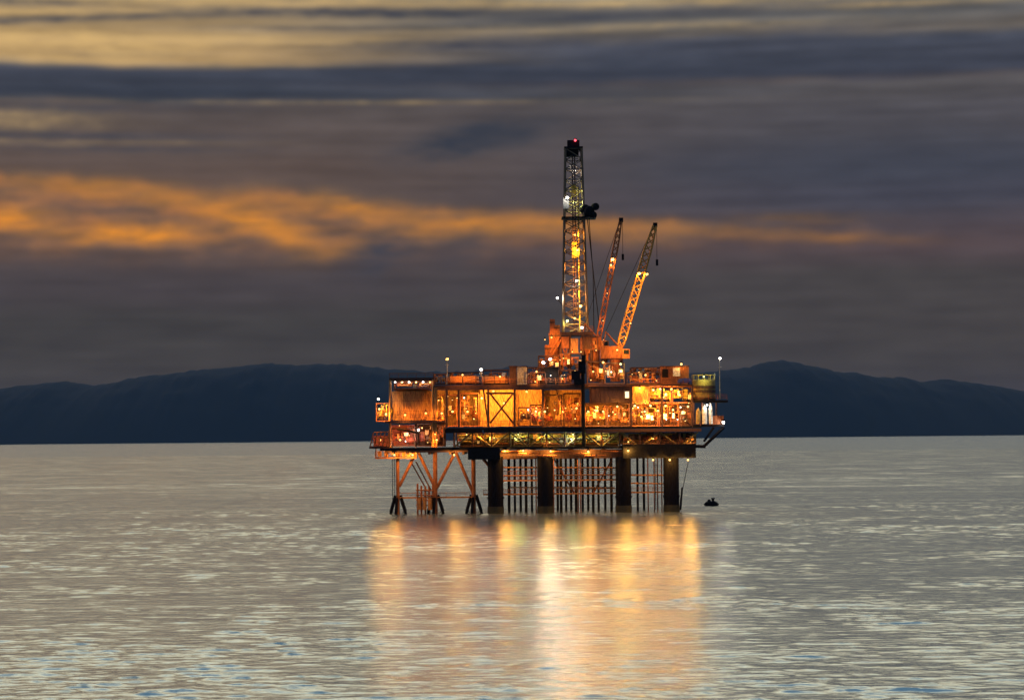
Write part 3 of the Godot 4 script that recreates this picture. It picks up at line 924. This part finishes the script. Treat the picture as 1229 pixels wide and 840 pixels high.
func top_deck() -> void:
	# drill pipe lying on racks
	for k in [[536, 575, 456.5, "rusty drill pipes stacked on a rack beside the lamp mast"], [578, 610, 457.5, "rusty drill pipes stacked on a rack beside the dark and grey boxes"]]:
		var a := P(k[0], 461.5, 3.6)
		var b := P(k[1], 461.5, 3.6)
		var o := thing("pipe_rack", k[3], "pipe rack", Vector3((a.x + b.x) / 2, a.y, 0.5))
		var half := (b.x - a.x) / 2
		for s in [-0.8, 0.0, 0.8]:
			block("rack_beam", Vector3(half * s, 0.12, 0), Vector3(0.3, 0.24, 6.0), mats["brown"], o)
			for e in [-1, 1]:
				rod("rack_post", Vector3(half * s, 0, 3.0 * e), Vector3(half * s, 2.0, 3.0 * e), 0.09, mats["brown"], o)
		for row in 5:
			for i in 9:
				var y := 0.36 + row * 0.3
				var z := 2.7 - i * 0.62 - (row % 2) * 0.3
				rod("drill_pipe", Vector3(-half + rng.randf() * 0.6, y, z), Vector3(half - rng.randf() * 0.6, y, z), 0.15, mats[["rust", "tan", "orange"][rng.randi() % 3]], o)
	cabin("equipment_box", 611.5, 440, 620, 461.5, 2.0, 3.0, "brown", "dark brown box standing against the pale grey container", "box")
	cabin("cargo_container", 620.6, 440.5, 632.5, 461.5, 2.2, 4.0, "grey", "pale grey container on the top deck beside the dark brown box", "container", 0.5)
	cabin("mud_tank", 653, 441, 670, 461.5, 3.0, 5.0, "dark", "black square tank standing below the white floodlights", "tank", 0.6)
	var c := cabin("control_cabin", 794, 440, 827, 461.5, 0.0, 6.0, "rust", "brown cabin with a square white panel on its front", "cabin")
	var f := face(808, 441.5, 816.5, 451.5, 0.2)
	block("white_panel", f[0] - c.position, Vector3(f[1].x, f[1].y, 0.12), mats["white"], c)
	f = face(795, 443, 802, 453, 0.2)
	block("door", f[0] - c.position, Vector3(f[1].x, f[1].y, 0.1), mats["dark"], c)
	# covered boat
	var at := P(822, 461.0, 3.2)
	var b := thing("covered_boat", "small boat under a blue tarpaulin in front of the brown cabin", "boat", at)
	var st := begin()
	var cols := 12
	for i in cols:
		for q in 8:
			var pts := []
			for c2 in [[i, q], [i + 1, q], [i, q + 1], [i + 1, q + 1]]:
				var t: float = -1.0 + 2.0 * c2[0] / cols
				var wdt: float = sqrt(maxf(0.0, 1.0 - pow(absf(t), 2.6)))
				var an: float = PI * c2[1] / 8.0
				pts.append(Vector3(t * 1.5, 0.25 + sin(an) * 1.0 * (0.35 + 0.65 * wdt), -cos(an) * 0.8 * wdt))
			for k in [0, 2, 1, 1, 2, 3]:
				st.add_vertex(pts[k])
	st.generate_normals()
	part("tarpaulin", st.commit(), mats["blue"], b)
	for s in [-0.8, 0.8]:
		block("cradle", Vector3(s, 0.15, 0), Vector3(0.25, 0.5, 1.4), mats["brown"], b)
	# dark riser column passing all the decks
	var top := P(699.5, 426, 5.6)
	var foot := P(699.5, 537, 5.6)
	var o := thing("riser_column", "black upright column reaching from the derrick foot down past every deck", "column", Vector3(top.x, foot.y, 5.6))
	rod("shaft", Vector3.ZERO, Vector3(0, top.y - foot.y - 2.0, 0), 0.36, mats["dark"], o, unit_tube)
	for k in [[-0.2, -2.6, 1.5, 2.6], [-1.5, -4.2, 1.8, 1.8], [-0.8, -5.6, 2.2, 1.2]]:
		block("valve_stack", Vector3(k[0], top.y - foot.y + k[1], 0), Vector3(k[2], k[3], 1.4), mats["dark"], o)
	rod("stack_pipe", Vector3(0.2, top.y - foot.y - 1.4, 0), Vector3(0.2, top.y - foot.y, 0), 0.5, mats["dark"], o, unit_tube)
	# machinery around the derrick foot
	skid("pump_skid", 636, 447, 655, 461.5, 4.0, 6.0, 41, "low pump skid between the grey container and the black tank", ["brown", "rust", "tan", "brown"])
	skid("mud_pump_skid", 671, 444, 697, 461.5, 1.0, 6.0, 42, "cramped dark pump skid right under the derrick", ["brown", "rust", "brown", "steel"], 1.4)
	skid("hydraulic_skid", 705, 434, 726, 461.0, 2.0, 6.0, 43, "orange lit pipework skid under the slim crane", ["brown", "rust", "orange", "tan"], 1.5)
	skid("generator_skid", 726, 436, 750, 461.0, 3.0, 6.0, 44, "pipework skid under the leaning crane with a greenish lamp", ["brown", "olive", "rust", "tan"], 1.5)
	skid("manifold_skid", 752, 447, 793, 461.0, 1.0, 6.0, 45, "long low pipe manifold between the leaning crane and the brown cabin", ["brown", "rust", "tan", "orange"], 1.4)
	skid("compressor_skid", 535, 447, 578, 461.0, -8.0, 5.0, 46, "low line of pipework behind the racked drill pipes", ["brown", "orange", "rust", "tan"], 1.0)
	skid("valve_skid", 520, 449, 535, 461.0, 1.0, 6.0, 47, "small orange lit skid between left wing roof and the pipe racks", ["brown", "rust", "orange", "tan"], 1.6)
	skid("shaker_skid", 579, 444, 611, 461.0, -9.0, 6.0, 48, "skid of tan vessels behind the rack next to the boxes", ["brown", "orange", "rust", "tan"], 1.2)
	skid("cement_skid", 633, 441, 654, 461.0, -6.0, 6.0, 49, "tall skid of tan vessels behind the low pump skid", ["brown", "rust", "tan", "brown"], 1.4)
	skid("choke_skid", 646, 427, 673, 446, -6.0, 5.0, 70, "raised pipework behind the white floodlights", ["brown", "rust", "orange", "tan"], 1.6)
	skid("winch_skid", 700, 404, 718, 434, -7.0, 4.0, 71, "tall orange lit winch frame between derrick and slim crane", ["brown", "rust", "orange", "brown"], 1.6)
	skid("power_skid", 676, 424, 700, 445, -5.0, 4.0, 72, "dim brown pipework at the middle of the derrick foot", ["brown", "rust", "brown"], 1.6)
	skid("drum_skid", 722, 420, 748, 437, -6.5, 5.0, 73, "orange pipework between the two cranes", ["brown", "rust", "orange", "tan"], 1.6)
	skid("mixing_skid", 757, 441, 793, 450, -7.0, 5.0, 74, "row of rusty vessels behind the long low manifold", ["brown", "rust", "tan"], 1.3)
	skid("bundle_skid", 636, 486, 651, 512, 4.0, 2.0, 75, "narrow rack of bottles before the plain bright wall", ["brown", "rust", "red"], 1.2)
	# masts
	for k in [[536.5, 429, 461, 2.0, "thin lamp mast rising from the rack of drill pipes"], [577.5, 442, 461, 2.0, "short lamp mast between the two pipe racks"], [864.5, 428, 480, 2.0, "tall thin pole with a white lamp above the side platform"], [858.0, 445, 456, 0.0, "short whip aerial on top of the banded yellow tank"]]:
		var p := P(k[0], k[2], k[3])
		var m := thing("lamp_mast", k[4], "mast", p)
		var high: float = P(k[0], k[1] + 3.0, k[3]).y - p.y
		rod("pole", Vector3.ZERO, Vector3(0, high, 0), 0.1, mats["grey"], m)
		block("foot_plate", Vector3(0, 0.05, 0), Vector3(0.5, 0.1, 0.5), mats["brown"], m)
		rod("cross_arm", Vector3(-0.35, high * 0.8, 0), Vector3(0.35, high * 0.8, 0), 0.05, mats["grey"], m)

func process_deck() -> void:
	# ribbed tank in the left wing
	var f := face(470, 467, 517, 504.5, 2.0)
	var r: float = f[1].x / 2.0
	var h: float = f[1].y
	var o := thing("ribbed_tank", "big round tan tank with upright ribs under the left wing roof", "tank", Vector3(f[0].x, f[0].y - h / 2, -r + 2.5))
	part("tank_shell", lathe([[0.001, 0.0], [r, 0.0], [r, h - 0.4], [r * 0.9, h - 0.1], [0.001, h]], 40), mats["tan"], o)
	for i in 26:
		var a := PI * i / 25.0
		var p := Vector3(cos(a) * r, 0, sin(a) * r)
		rod("rib", p + Vector3(0, 0.1, 0), p + Vector3(0, h - 0.45, 0), 0.15, mats["tan"], o)
	for y in [0.3, 0.62]:
		var ring := part("hoop", lathe([[r + 0.02, h * y - 0.08], [r + 0.13, h * y - 0.08], [r + 0.13, h * y + 0.08], [r + 0.02, h * y + 0.08]], 40), mats["rust"], o)
		ring.position = Vector3.ZERO
	# bent exhaust loop
	var ex := thing("exhaust_loop", "pale bent exhaust pipe forming an upright loop beside the ribbed tank", "pipe", P(527, 505, 2.5))
	var st := begin()
	for i in 14:
		var a := PI * i / 14.0
		var b := PI * (i + 1) / 14.0
		add_rod(st, Vector3(cos(a) * 0.7, 4.3 + sin(a) * 0.8, 0), Vector3(cos(b) * 0.7, 4.3 + sin(b) * 0.8, 0), 0.2)
	for s in [-0.7, 0.7]:
		add_rod(st, Vector3(s, 0, 0), Vector3(s, 4.35, 0), 0.2)
	part("pipe", st.commit(), mats["cream"], ex)
	for y in [0.15, 2.2]:
		block("clamp", Vector3(0, y, 0), Vector3(2.0, 0.2, 0.5), mats["rust"], ex)
	# machinery in the bays
	skid("separator_skid", 523, 474, 549, 512, -2.0, 7.0, 51, "orange lit separator skid beside the exhaust loop", ["rust", "tan", "cream", "rust"], 1.1)
	skid("heater_skid", 552, 472, 575, 512, -3.0, 7.0, 52, "orange lit heater skid beside the bright cross braced bay", ["rust", "tan", "rust", "cream"], 1.1)
	skid("filter_skid", 622, 489, 650, 512, 0.0, 6.0, 53, "low skid of dark valves before the plain bright wall", ["brown", "rust", "brown", "tan"], 1.0)
	skid("manifold_skid", 652, 474, 675, 512, 0.0, 7.0, 54, "tall red brown pipe manifold left of the stairway", ["brown", "rust", "tan", "red"], 1.3)
	skid("metering_skid", 677, 472, 697, 512, -1.0, 7.0, 55, "tall pipe skid with many red valves left of the black column", ["brown", "rust", "red", "tan"], 1.3)
	skid("pump_skid", 702, 485, 728, 512, 2.0, 7.0, 56, "red lit pump skid under the dark clad house", ["brown", "rust", "red", "tan"], 1.5)
	skid("pump_skid", 729, 485, 756, 512, 2.0, 7.0, 57, "orange lit pump skid under the lit window of the dark house", ["brown", "rust", "orange", "tan"], 1.5)
	skid("wellhead_skid", 758, 485, 790, 512, 2.0, 7.0, 58, "bright yellow pipework skid under the plain tan house", ["rust", "cream", "yellow", "tan", "orange"], 1.7)
	skid("wellhead_skid", 791, 485, 815, 512, 2.0, 7.0, 59, "bright orange pipework skid under the yellow vessels", ["rust", "cream", "orange", "tan"], 1.6)
	skid("chemical_skid", 816, 487, 834, 512, 2.5, 6.0, 60, "dim skid with pale grey pipes beside the side platform", ["brown", "grey", "steel", "rust"], 1.2)
	skid("gas_skid", 779, 463.8, 806, 484, 2.5, 6.0, 61, "bright yellow vessels and bent pipes right of the plain tan house", ["rust", "yellow", "cream", "yellow"], 1.6)
	skid("gas_skid", 807, 463.8, 831, 484, 2.5, 6.0, 62, "bright yellow vessels and bent pipes beside the banded tank", ["rust", "yellow", "cream", "olive"], 1.6)
	for k in [[548, 580, 81, "green lit pipework in the truss gallery below the dark left girder"], [582, 614, 82, "green lit pipework in the truss gallery below the cross braced bay"], [616, 650, 83, "green lit pipework in the truss gallery below the low skid of dark valves"], [652, 690, 84, "green lit pipework in the truss gallery below the stairway"], [702, 742, 85, "green lit pipework in the truss gallery right of the black column"]]:
		skid("gallery_skid", k[0], 520, k[1], 536, 3.0, 6.0, k[2], k[3], ["brown", "olive", "steel", "olive", "rust"], 1.6)
	skid("drain_skid", 748, 519, 790, 533, 4.0, 6.0, 63, "dark brown pipework above the wide black girder next to the leg", ["brown", "brown", "rust", "dark"], 1.6)
	skid("drain_skid", 792, 519, 834, 533, 4.0, 6.0, 64, "dark brown pipework above the end of the wide black girder", ["brown", "brown", "rust", "dark"], 1.6)
	skid("cable_skid", 500, 509, 533, 536, 1.0, 5.0, 65, "red lit pipework skid under the ribbed tank behind a bright lamp", ["brown", "red", "rust", "orange"], 1.3)
	skid("lifting_skid", 470, 514, 498, 536, 2.6, 3.0, 66, "red lit pipework at the left wing before the red wall", ["brown", "red", "rust", "brown"], 1.2)
	skid("hose_skid", 451, 484, 467, 506, 2.0, 4.0, 67, "narrow outrigger frame of hoses at the far left end", ["rust", "tan", "orange", "yellow"], 1.3)
	skid("cooler_skid", 472, 457.4, 518, 467, 3.4, 5.0, 68, "tangle of lamps and pipes between tank top and left wing roof", ["rust", "tan", "rust"], 1.0)
	# houses under the upper deck
	var c := cabin("clad_house", 709, 464, 757, 483.5, 4.0, 8.0, "brown", "dark clad house with one small lit window", "house", 0.9)
	f = face(750.5, 470, 755, 477.5, 4.15)
	var wf := block("window_frame", f[0] - c.position, Vector3(f[1].x + 0.3, f[1].y + 0.3, 0.1), mats["steel"], c)
	sub(block("lit_window", f[0] - c.position + Vector3(0, 0, 0.07), Vector3(f[1].x, f[1].y, 0.06), glow("glow_window", lin(1.0, 0.72, 0.4), 1.6), c), wf)
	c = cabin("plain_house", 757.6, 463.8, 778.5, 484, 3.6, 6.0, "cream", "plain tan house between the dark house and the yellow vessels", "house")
	f = face(764, 471, 770, 484, 3.65)
	block("door", f[0] - c.position, Vector3(f[1].x, f[1].y, 0.1), mats["tan"], c)
	# banded tank and white vessels on the side platform
	f = face(832, 455, 860, 480.3, 2.0)
	r = f[1].x / 2.0
	h = f[1].y
	o = thing("banded_tank", "round olive yellow tank with dark bands on the side platform", "tank", Vector3(f[0].x, f[0].y - h / 2, -r + 2.0))
	part("tank_shell", lathe([[0.001, 0.0], [r, 0.0], [r, h * 0.93], [r * 0.8, h], [0.001, h]], 32), mats["olive"], o)
	for y in [0.08, 0.42, 0.62]:
		part("band", lathe([[r - 0.02, h * y - 0.3], [r + 0.1, h * y - 0.3], [r + 0.1, h * y + 0.3], [r - 0.02, h * y + 0.3]], 32), mats["brown"], o)
	var st2 := begin()
	for i in 12:
		var a := TAU * i / 12.0
		var b := TAU * (i + 1) / 12.0
		add_rod(st2, Vector3(cos(a) * r, h * 0.95, sin(a) * r), Vector3(cos(a) * r, h + 0.9, sin(a) * r), 0.05)
		add_rod(st2, Vector3(cos(a) * r, h + 0.9, sin(a) * r), Vector3(cos(b) * r, h + 0.9, sin(b) * r), 0.05)
	part("guard_rail", st2.commit(), mats["yellow"], o)
	for k in [[846.0, 486, 508, 0.55, "white upright gas bottle on the side platform, the plump one"], [853.5, 484, 508, 0.42, "white upright gas bottle on the side platform, the slim one"], [838.5, 490, 508, 0.5, "olive upright gas bottle on the side platform"]]:
		var p := P(k[0], 509, 3.4)
		var hh: float = P(k[0], k[1], 3.4).y - p.y
		var g := thing("gas_bottle", k[4], "gas bottle", p)
		part("bottle_body", lathe([[0.001, 0.0], [k[3], 0.05], [k[3], hh * 0.8], [k[3] * 0.5, hh * 0.93], [k[3] * 0.2, hh], [0.001, hh]], 16), mats["white" if k[0] > 840.0 else "olive"], g)
		rod("bottle_neck", Vector3(0, hh * 0.97, 0), Vector3(0, hh + 0.2, 0), 0.1, mats["steel"], g)

func lamps() -> void:
	# [px, py, z, kind, energy, where]
	for k in [[543.0, 494.0, 3.0, "sodium", 38.0, "in front of the orange lit separator skid"], [561.0, 494.0, 6.4, "sodium", 14.0, "in front of the orange lit heater skid"], [578.0, 478.0, -1.0, "amber", 50.0, "beside the heater skid before the bright ribbed wall"], [592.0, 469.5, 1.0, "sodium", 62.0, "high up above the crossing braces of the bright bay"], [605.0, 484.0, -3.0, "sodium", 40.0, "behind the crossing braces of the bright bay"], [632.0, 470.0, -2.0, "sodium", 80.0, "high up before the plain bright wall above the dark valves"], [643.0, 494.0, 3.6, "amber", 30.0, "in front of the skid of dark valves"], [654.0, 494.0, 6.4, "amber", 28.0, "between the skid of dark valves and the tall manifold"], [676.0, 494.0, 3.2, "sodium", 36.0, "beside the stairway among red brown pipes"], [692.0, 490.0, 3.0, "sodium", 32.0, "just left of the black column among red valves"], [706.0, 494.0, 3.8, "sodium", 32.0, "just right of the black column under the dark house"], [724.0, 494.0, 3.8, "sodium", 32.0, "under the middle of the dark house over the pump skids"], [741.0, 488.0, 6.6, "amber", 26.0, "under the lit window end of the dark house"]]:
		lamp("bay_lamp", P(k[0], k[1], k[2]), k[3], k[4] * (1.0 if k[2] > 6.0 else 2.4), 0.22, "lamp " + k[5], "bay lamps under the upper deck", 0.8, not k[0] in [561.0, 654.0, 741.0])
	for k in [[762.0, 487.0, 4.4, "amber", 42.0, "over the yellow skid under the edge of the tan house"], [774.0, 494.0, 8.6, "amber", 34.0, "over the yellow skid under the door of the tan house"], [781.0, 487.0, 4.6, "amber", 42.0, "between the yellow skid and the first yellow vessels"], [790.0, 493.0, 4.6, "sodium", 36.0, "low between the yellow skid and the orange skid"], [799.0, 487.0, 7.6, "amber", 18.0, "over the orange skid under the yellow vessels"], [808.0, 492.0, 4.6, "sodium", 36.0, "low before the orange skid near the grey pipes"], [770.0, 500.0, 4.6, "sodium", 32.0, "lowest before the yellow skid"], [784.0, 468.0, 4.0, "amber", 40.0, "above the yellow vessels next to the tan house"], [795.0, 474.0, 4.2, "amber", 40.0, "among the yellow vessels next to the tan house"], [806.0, 467.0, 4.2, "amber", 40.0, "above the gap between the two groups of yellow vessels"], [816.0, 474.0, 4.2, "amber", 38.0, "among the yellow vessels next to the banded tank"], [826.0, 488.0, 9.0, "amber", 55.0, "out on a bracket beside the grey pipes and the banded tank"], [768.0, 466.0, 4.6, "sodium", 26.0, "over the door of the plain tan house"]]:
		lamp("process_lamp", P(k[0], k[1], k[2]), k[3], k[4], 0.22, "lamp " + k[5], "process lamps among the yellow pipework", 0.5, not k[0] in [774.0, 799.0, 826.0])
	for k in [[455.0, 491.0, 4.6, "amber", 34.0, "at the foot of the outrigger frame of hoses"], [463.0, 497.0, 4.6, "amber", 36.0, "between the outrigger frame of hoses and the ribbed tank"], [454.0, 479.0, 4.0, "white", 10.0, "on top of the outrigger frame of hoses"], [511.0, 496.0, 4.8, "sodium", 16.0, "low before the ribbed tank near the exhaust loop"], [486.0, 498.0, 5.2, "sodium", 26.0, "low before the middle of the ribbed tank"], [502.0, 516.0, 3.9, "white", 26.0, "under the ribbed tank over the red lit pipework"], [524.0, 528.0, 4.4, "sodium", 26.0, "beside the thick post under the exhaust loop"], [480.0, 528.0, 5.0, "sodium", 28.0, "before the red wall of the left wing"], [456.0, 528.0, 3.0, "sodium", 24.0, "inside the overhanging bay at the left end"], [530.0, 496.0, 4.8, "sodium", 28.0, "before the exhaust loop"]]:
		lamp("wing_lamp", P(k[0], k[1], k[2]), k[3], k[4], 0.22, "lamp " + k[5], "lamps on the left wing", 0.5, not k[0] in [455.0, 511.0])
	for i in 6:
		lamp("strip_lamp", P(474.0 + i * 8.4, 458.6, 3.2), "white" if i % 2 == 0 else "amber", 5.0, 0.2, "small strip lamp under the roof of the left wing", "strip lamps under the left wing roof")
	for k in [[473.0, 546.0, 6.0, "in the hanging catwalk near its outer end"], [495.0, 546.0, 6.0, "at the inner end of the hanging catwalk"], [545.0, 546.0, 6.4, "above the meeting point of two slanting braces"], [606.0, 541.5, 6.2, "beside the black box girder next to the first thick leg"], [628.0, 541.0, 6.2, "over the pipes between first and second thick leg"], [661.0, 541.5, 6.2, "beside the top of the second thick leg"], [706.0, 542.0, 6.2, "over the conductor pipes below the black column"], [754.0, 541.0, 7.4, "on the wide black girder by the third thick leg"], [784.0, 552.0, 7.2, "added beneath the wide black girder between third and fourth leg"], [804.0, 552.0, 7.2, "beneath the wide black girder at the fourth leg"], [826.0, 552.0, 7.2, "added beneath the outer end of the wide black girder"], [724.0, 546.0, 0.0, "far back over the pipes near the third thick leg"], [680.0, 547.0, 0.0, "far back over the pipes past the second thick leg"], [640.0, 547.0, 0.0, "far back beside the second thick leg"]]:  # the two either side of the fourth leg are added for reflections on the water
		lamp("under_deck_lamp", P(k[0], k[1], k[2]), "amber", (28.0 if k[0] > 780.0 else 36.0) if k[0] in [473.0, 545.0, 606.0, 661.0, 706.0, 754.0, 784.0, 804.0, 826.0] else 60.0, 0.2, "lamp under the deck " + k[3], "lamps under the lower deck", 0.3, not k[0] in [473.0, 545.0, 606.0, 661.0, 706.0, 754.0, 784.0, 804.0, 826.0])
	for k in [[560.0, "next to the dark left girder"], [590.0, "below the crossing braces"], [622.0, "below the dark valves"], [655.0, "below the tall manifold"], [688.0, "left of the black column"], [722.0, "right of the black column"]]:
		lamp("gallery_lamp", P(k[0], 521.5, 3.6), "green" if k[0] > 600.0 else "amber", 13.0, 0.13, "small lamp in the truss gallery " + k[1], "lamps in the truss gallery", 0.2)
	# many little lamps among the pipes
	var r := RandomNumberGenerator.new()
	r.seed = 17
	for g in [[525, 575, 474, 508, 3.6, 9, "little lamp among the pipes of the separator and heater skids", "little lamps at the separator and heater"], [620, 698, 488, 508, 4.2, 9, "little lamp among the valves between bright wall and black column", "little lamps before the black column"], [702, 756, 486, 508, 4.3, 9, "little lamp on the pump skids under the dark house", "little lamps on the pump skids"], [758, 828, 466, 508, 4.9, 16, "little lamp on the yellow and orange pipework", "little lamps on the yellow pipework"], [470, 530, 509, 532, 4.8, 6, "little lamp under the ribbed tank", "little lamps under the ribbed tank"], [640, 790, 442, 458, 5.4, 12, "little lamp on the crowded top deck", "little lamps on the top deck"], [652, 742, 406, 436, -3.0, 8, "little lamp on the derrick foot and crane bases", "little lamps at the derrick foot"], [560, 830, 521, 531, 5.0, 9, "little lamp in the truss below the middle deck", "little lamps in the truss"]]:
		for i in g[5]:
			lamp("work_lamp", P(g[0] + (g[1] - g[0]) * (i + r.randf()) / g[5], r.randf_range(g[2], g[3]), g[4]), ["sodium", "sodium", "amber", "sodium", "amber", "white"][r.randi() % 6] if g[3] > 440 else "sodium", r.randf_range(3.0, 7.0) * (4.0 if g[4] < 0.0 else 1.8), r.randf_range(0.08, 0.14), g[6], g[7], 0.3, true)
	# single lamps
	var zd := -12.0
	lamp("mast_lamp", P(536.5, 431, 2.0), "sodium", 14.0, 0.24, "orange lamp topping the thin mast by the drill pipes", "")
	lamp("mast_lamp", P(577.5, 443.5, 2.0), "white", 10.0, 0.24, "white lamp topping the short mast between the pipe racks", "")
	lamp("mast_lamp", P(864.5, 430, 2.0), "white", 10.0, 0.24, "white lamp topping the tall thin pole of the side platform", "")
	lamp("deck_lamp", P(868.5, 507, 4.4), "white", 9.0, 0.24, "white lamp at the outer lower corner of the side platform", "", 0.4)
	lamp("arm_lamp", P(669, 357.5, -9.0), "white", 52.0, 0.248, "very bright white lamp on an arm left of the derrick", "", -0.4)
	for k in [[660.5, 431, -2.0, "higher white floodlight right above the black tank"], [652, 435, -2.0, "lower white floodlight off the side of the black tank"]]:
		lamp("flood_lamp", P(k[0], k[1], k[2]), "white", 24.0, 0.245, k[3], "floodlights above the black tank", -1.2)
	for k in [[681, 385, "green", 34.0, "greenish lamp low on the derrick beside its left leg"], [690, 382, "amber", 60.0, "amber lamp low on the derrick in the middle just over the drill floor"], [698.5, 393, "white", 14.0, "white lamp lowest on the derrick beside its right leg"], [697, 367, "amber", 30.0, "amber lamp on the derrick a few girts over the drill floor lamps"]]:
		lamp("derrick_lamp", P(k[0], k[1], -8.6), k[2], k[3], 0.24, k[4], "lamps low on the derrick", 0.3, true)
	for k in [[693, 300, "amber", 30.0, "amber lamp lighting the yellow top drive inside the derrick"], [692, 337, "white", 14.0, "white lamp inside the derrick below the yellow top drive"], [690, 352, "sodium", 60.0, "orange lamp lowest inside the derrick shaft"], [688, 320, "sodium", 54.0, "orange lamp inside the derrick between top drive and white lamp"], [690, 282, "sodium", 44.0, "orange lamp inside the derrick between racking board and top drive"]]:
		lamp("derrick_lamp", P(k[0], k[1], -9.9), k[2], k[3], 0.2, k[4], "lamps halfway up the derrick", 0.3)
	lamp("derrick_lamp", P(681, 237, -8.9), "white", 8.0, 0.24, "white lamp before the pale panel above the racking board", "", 0.3)
	for k in [[691, 243, "green", 22.0, "greenish lamp right beside the travelling block over the racking board"], [691, 228, "green", 14.0, "greenish lamp on top of the travelling block"], [690, 205, "white", 10.0, "white lamp in the upper derrick halfway between board and crown"], [690, 186, "white", 6.0, "white lamp in the upper derrick just below the crown"]]:
		lamp("derrick_lamp", P(k[0], k[1], -12.6), k[2], k[3], 0.16, k[4], "lamps in the upper derrick", 0.2)
	lamp("warning_lamp", P(690.5, 168.5, -11.0), "red", 10.0, 0.245, "red warning light on the crown of the derrick", "", -0.6)
	lamp("crane_lamp", P(735.5, 311, -8.0), "amber", 24.0, 0.245, "amber lamp halfway up the slim dark crane boom", "", -0.6, true)
	lamp("crane_lamp", P(733.5, 318, -8.0), "amber", 12.0, 0.2, "smaller amber lamp just below the other on the slim dark boom", "", 0.3, true)
	for k in [[767.5, 328, "amber lamp on the inner side of the leaning crane boom, facing the derrick"], [777, 329, "amber lamp on the outer side of the leaning crane boom"]]:
		lamp("crane_lamp", P(k[0], k[1], -1.6), "amber", 30.0, 0.24, k[2], "lamp pair on the leaning crane", -0.6, true)
	lamp("deck_lamp", P(724, 435, 3.2), "sodium", 18.0, 0.245, "big orange lamp on the skid under the slim crane", "", 0.4)
	lamp("deck_lamp", P(745, 437, 4.0), "green", 20.0, 0.24, "greenish lamp on the skid under the leaning crane", "", 0.4)
	lamp("deck_lamp", P(818, 437, 1.0), "amber", 12.0, 0.24, "amber lamp on the roof of the brown cabin", "", -0.6, true)
	lamp("deck_lamp", P(712, 446, 5.4), "sodium", 30.0, 0.2, "orange lamp over the top deck right of the black column", "", 0.4, true)
	lamp("deck_lamp", P(775, 450, 5.0), "sodium", 34.0, 0.2, "orange lamp over the long low manifold", "", 0.4, true)
	lamp("deck_lamp", P(600, 452, 6.4), "sodium", 36.0, 0.2, "orange lamp over the pipe rack next to the boxes", "", -1.4, true)
	lamp("deck_lamp", P(555, 450, 6.6), "sodium", 40.0, 0.2, "orange lamp over the pipe rack next to the thin mast", "", -1.6, true)
	lamp("deck_lamp", P(644, 446, 5.6), "sodium", 26.0, 0.2, "orange lamp over the low pump skid", "", -1.0, true)
	lamp("deck_lamp", P(741, 420, 0.8), "sodium", 24.0, 0.2, "orange lamp at the foot of the leaning crane boom", "", -0.6)
	lamp("deck_lamp", P(757, 388, -0.2), "sodium", 14.0, 0.16, "small added orange lamp on the lower third of the leaning crane boom", "", -0.5)  # added to brighten the lower boom
	for k in [[751, 405, "lowest added little lamp bracketed on the leaning crane boom"], [761, 367, "added little lamp bracketed halfway between boom foot and amber lamp pair"], [766.5, 347, "added little lamp bracketed just below the amber lamp pair"]]:
		lamp("added_boom_lamp", P(k[0], k[1], 0.6), "amber", 34.0, 0.1, k[2], "added little lamps on the leaning crane boom", 0.2, true)  # extra lamps added only to light up the leaning boom
	for k in [[724, 385, "added little lamp low on the slim dark crane boom"], [729, 352, "added little lamp halfway up the slim dark crane boom"]]:
		lamp("added_boom_lamp", P(k[0], k[1], -6.4), "sodium", 14.0, 0.1, k[2], "added little lamps on the slim crane boom", 0.2, true)  # likewise added, to make the slim boom show brighter
	lamp("deck_lamp", P(845, 452, 3.4), "green", 12.0, 0.2, "greenish lamp before the banded tank top", "", 0.3, true)
	lamp("deck_lamp", P(849, 486, 4.6), "white", 8.0, 0.18, "white lamp over the gas bottles", "", 0.3, true)
	lamp("deck_lamp", P(662, 405, -6.0), "sodium", 36.0, 0.18, "orange lamp on the stacked modules left of the derrick", "", 0.3, true)

func buoy() -> void:
	var at := P(854, 606.5, -44.0)
	at.y = 0.0
	var o := thing("mooring_buoy", "dark low mooring buoy floating in the sea beside the platform", "buoy", at)
	part("float", lathe([[0.001, -0.7], [1.3, -0.6], [1.55, 0.0], [1.45, 0.55], [0.9, 0.85], [0.001, 0.9]], 24), mats["rubber"], o)
	part("fender_ring", lathe([[1.4, -0.1], [1.72, 0.0], [1.75, 0.25], [1.45, 0.4]], 24), mats["rubber"], o)
	rod("mooring_post", Vector3(0.4, 0.7, 0), Vector3(0.4, 1.5, 0), 0.28, mats["rubber"], o)
	block("post_cap", Vector3(0.4, 1.5, 0), Vector3(0.8, 0.2, 0.7), mats["rubber"], o)
	rod("mooring_post", Vector3(-0.5, 0.6, 0), Vector3(-0.5, 1.25, 0), 0.35, mats["rubber"], o)
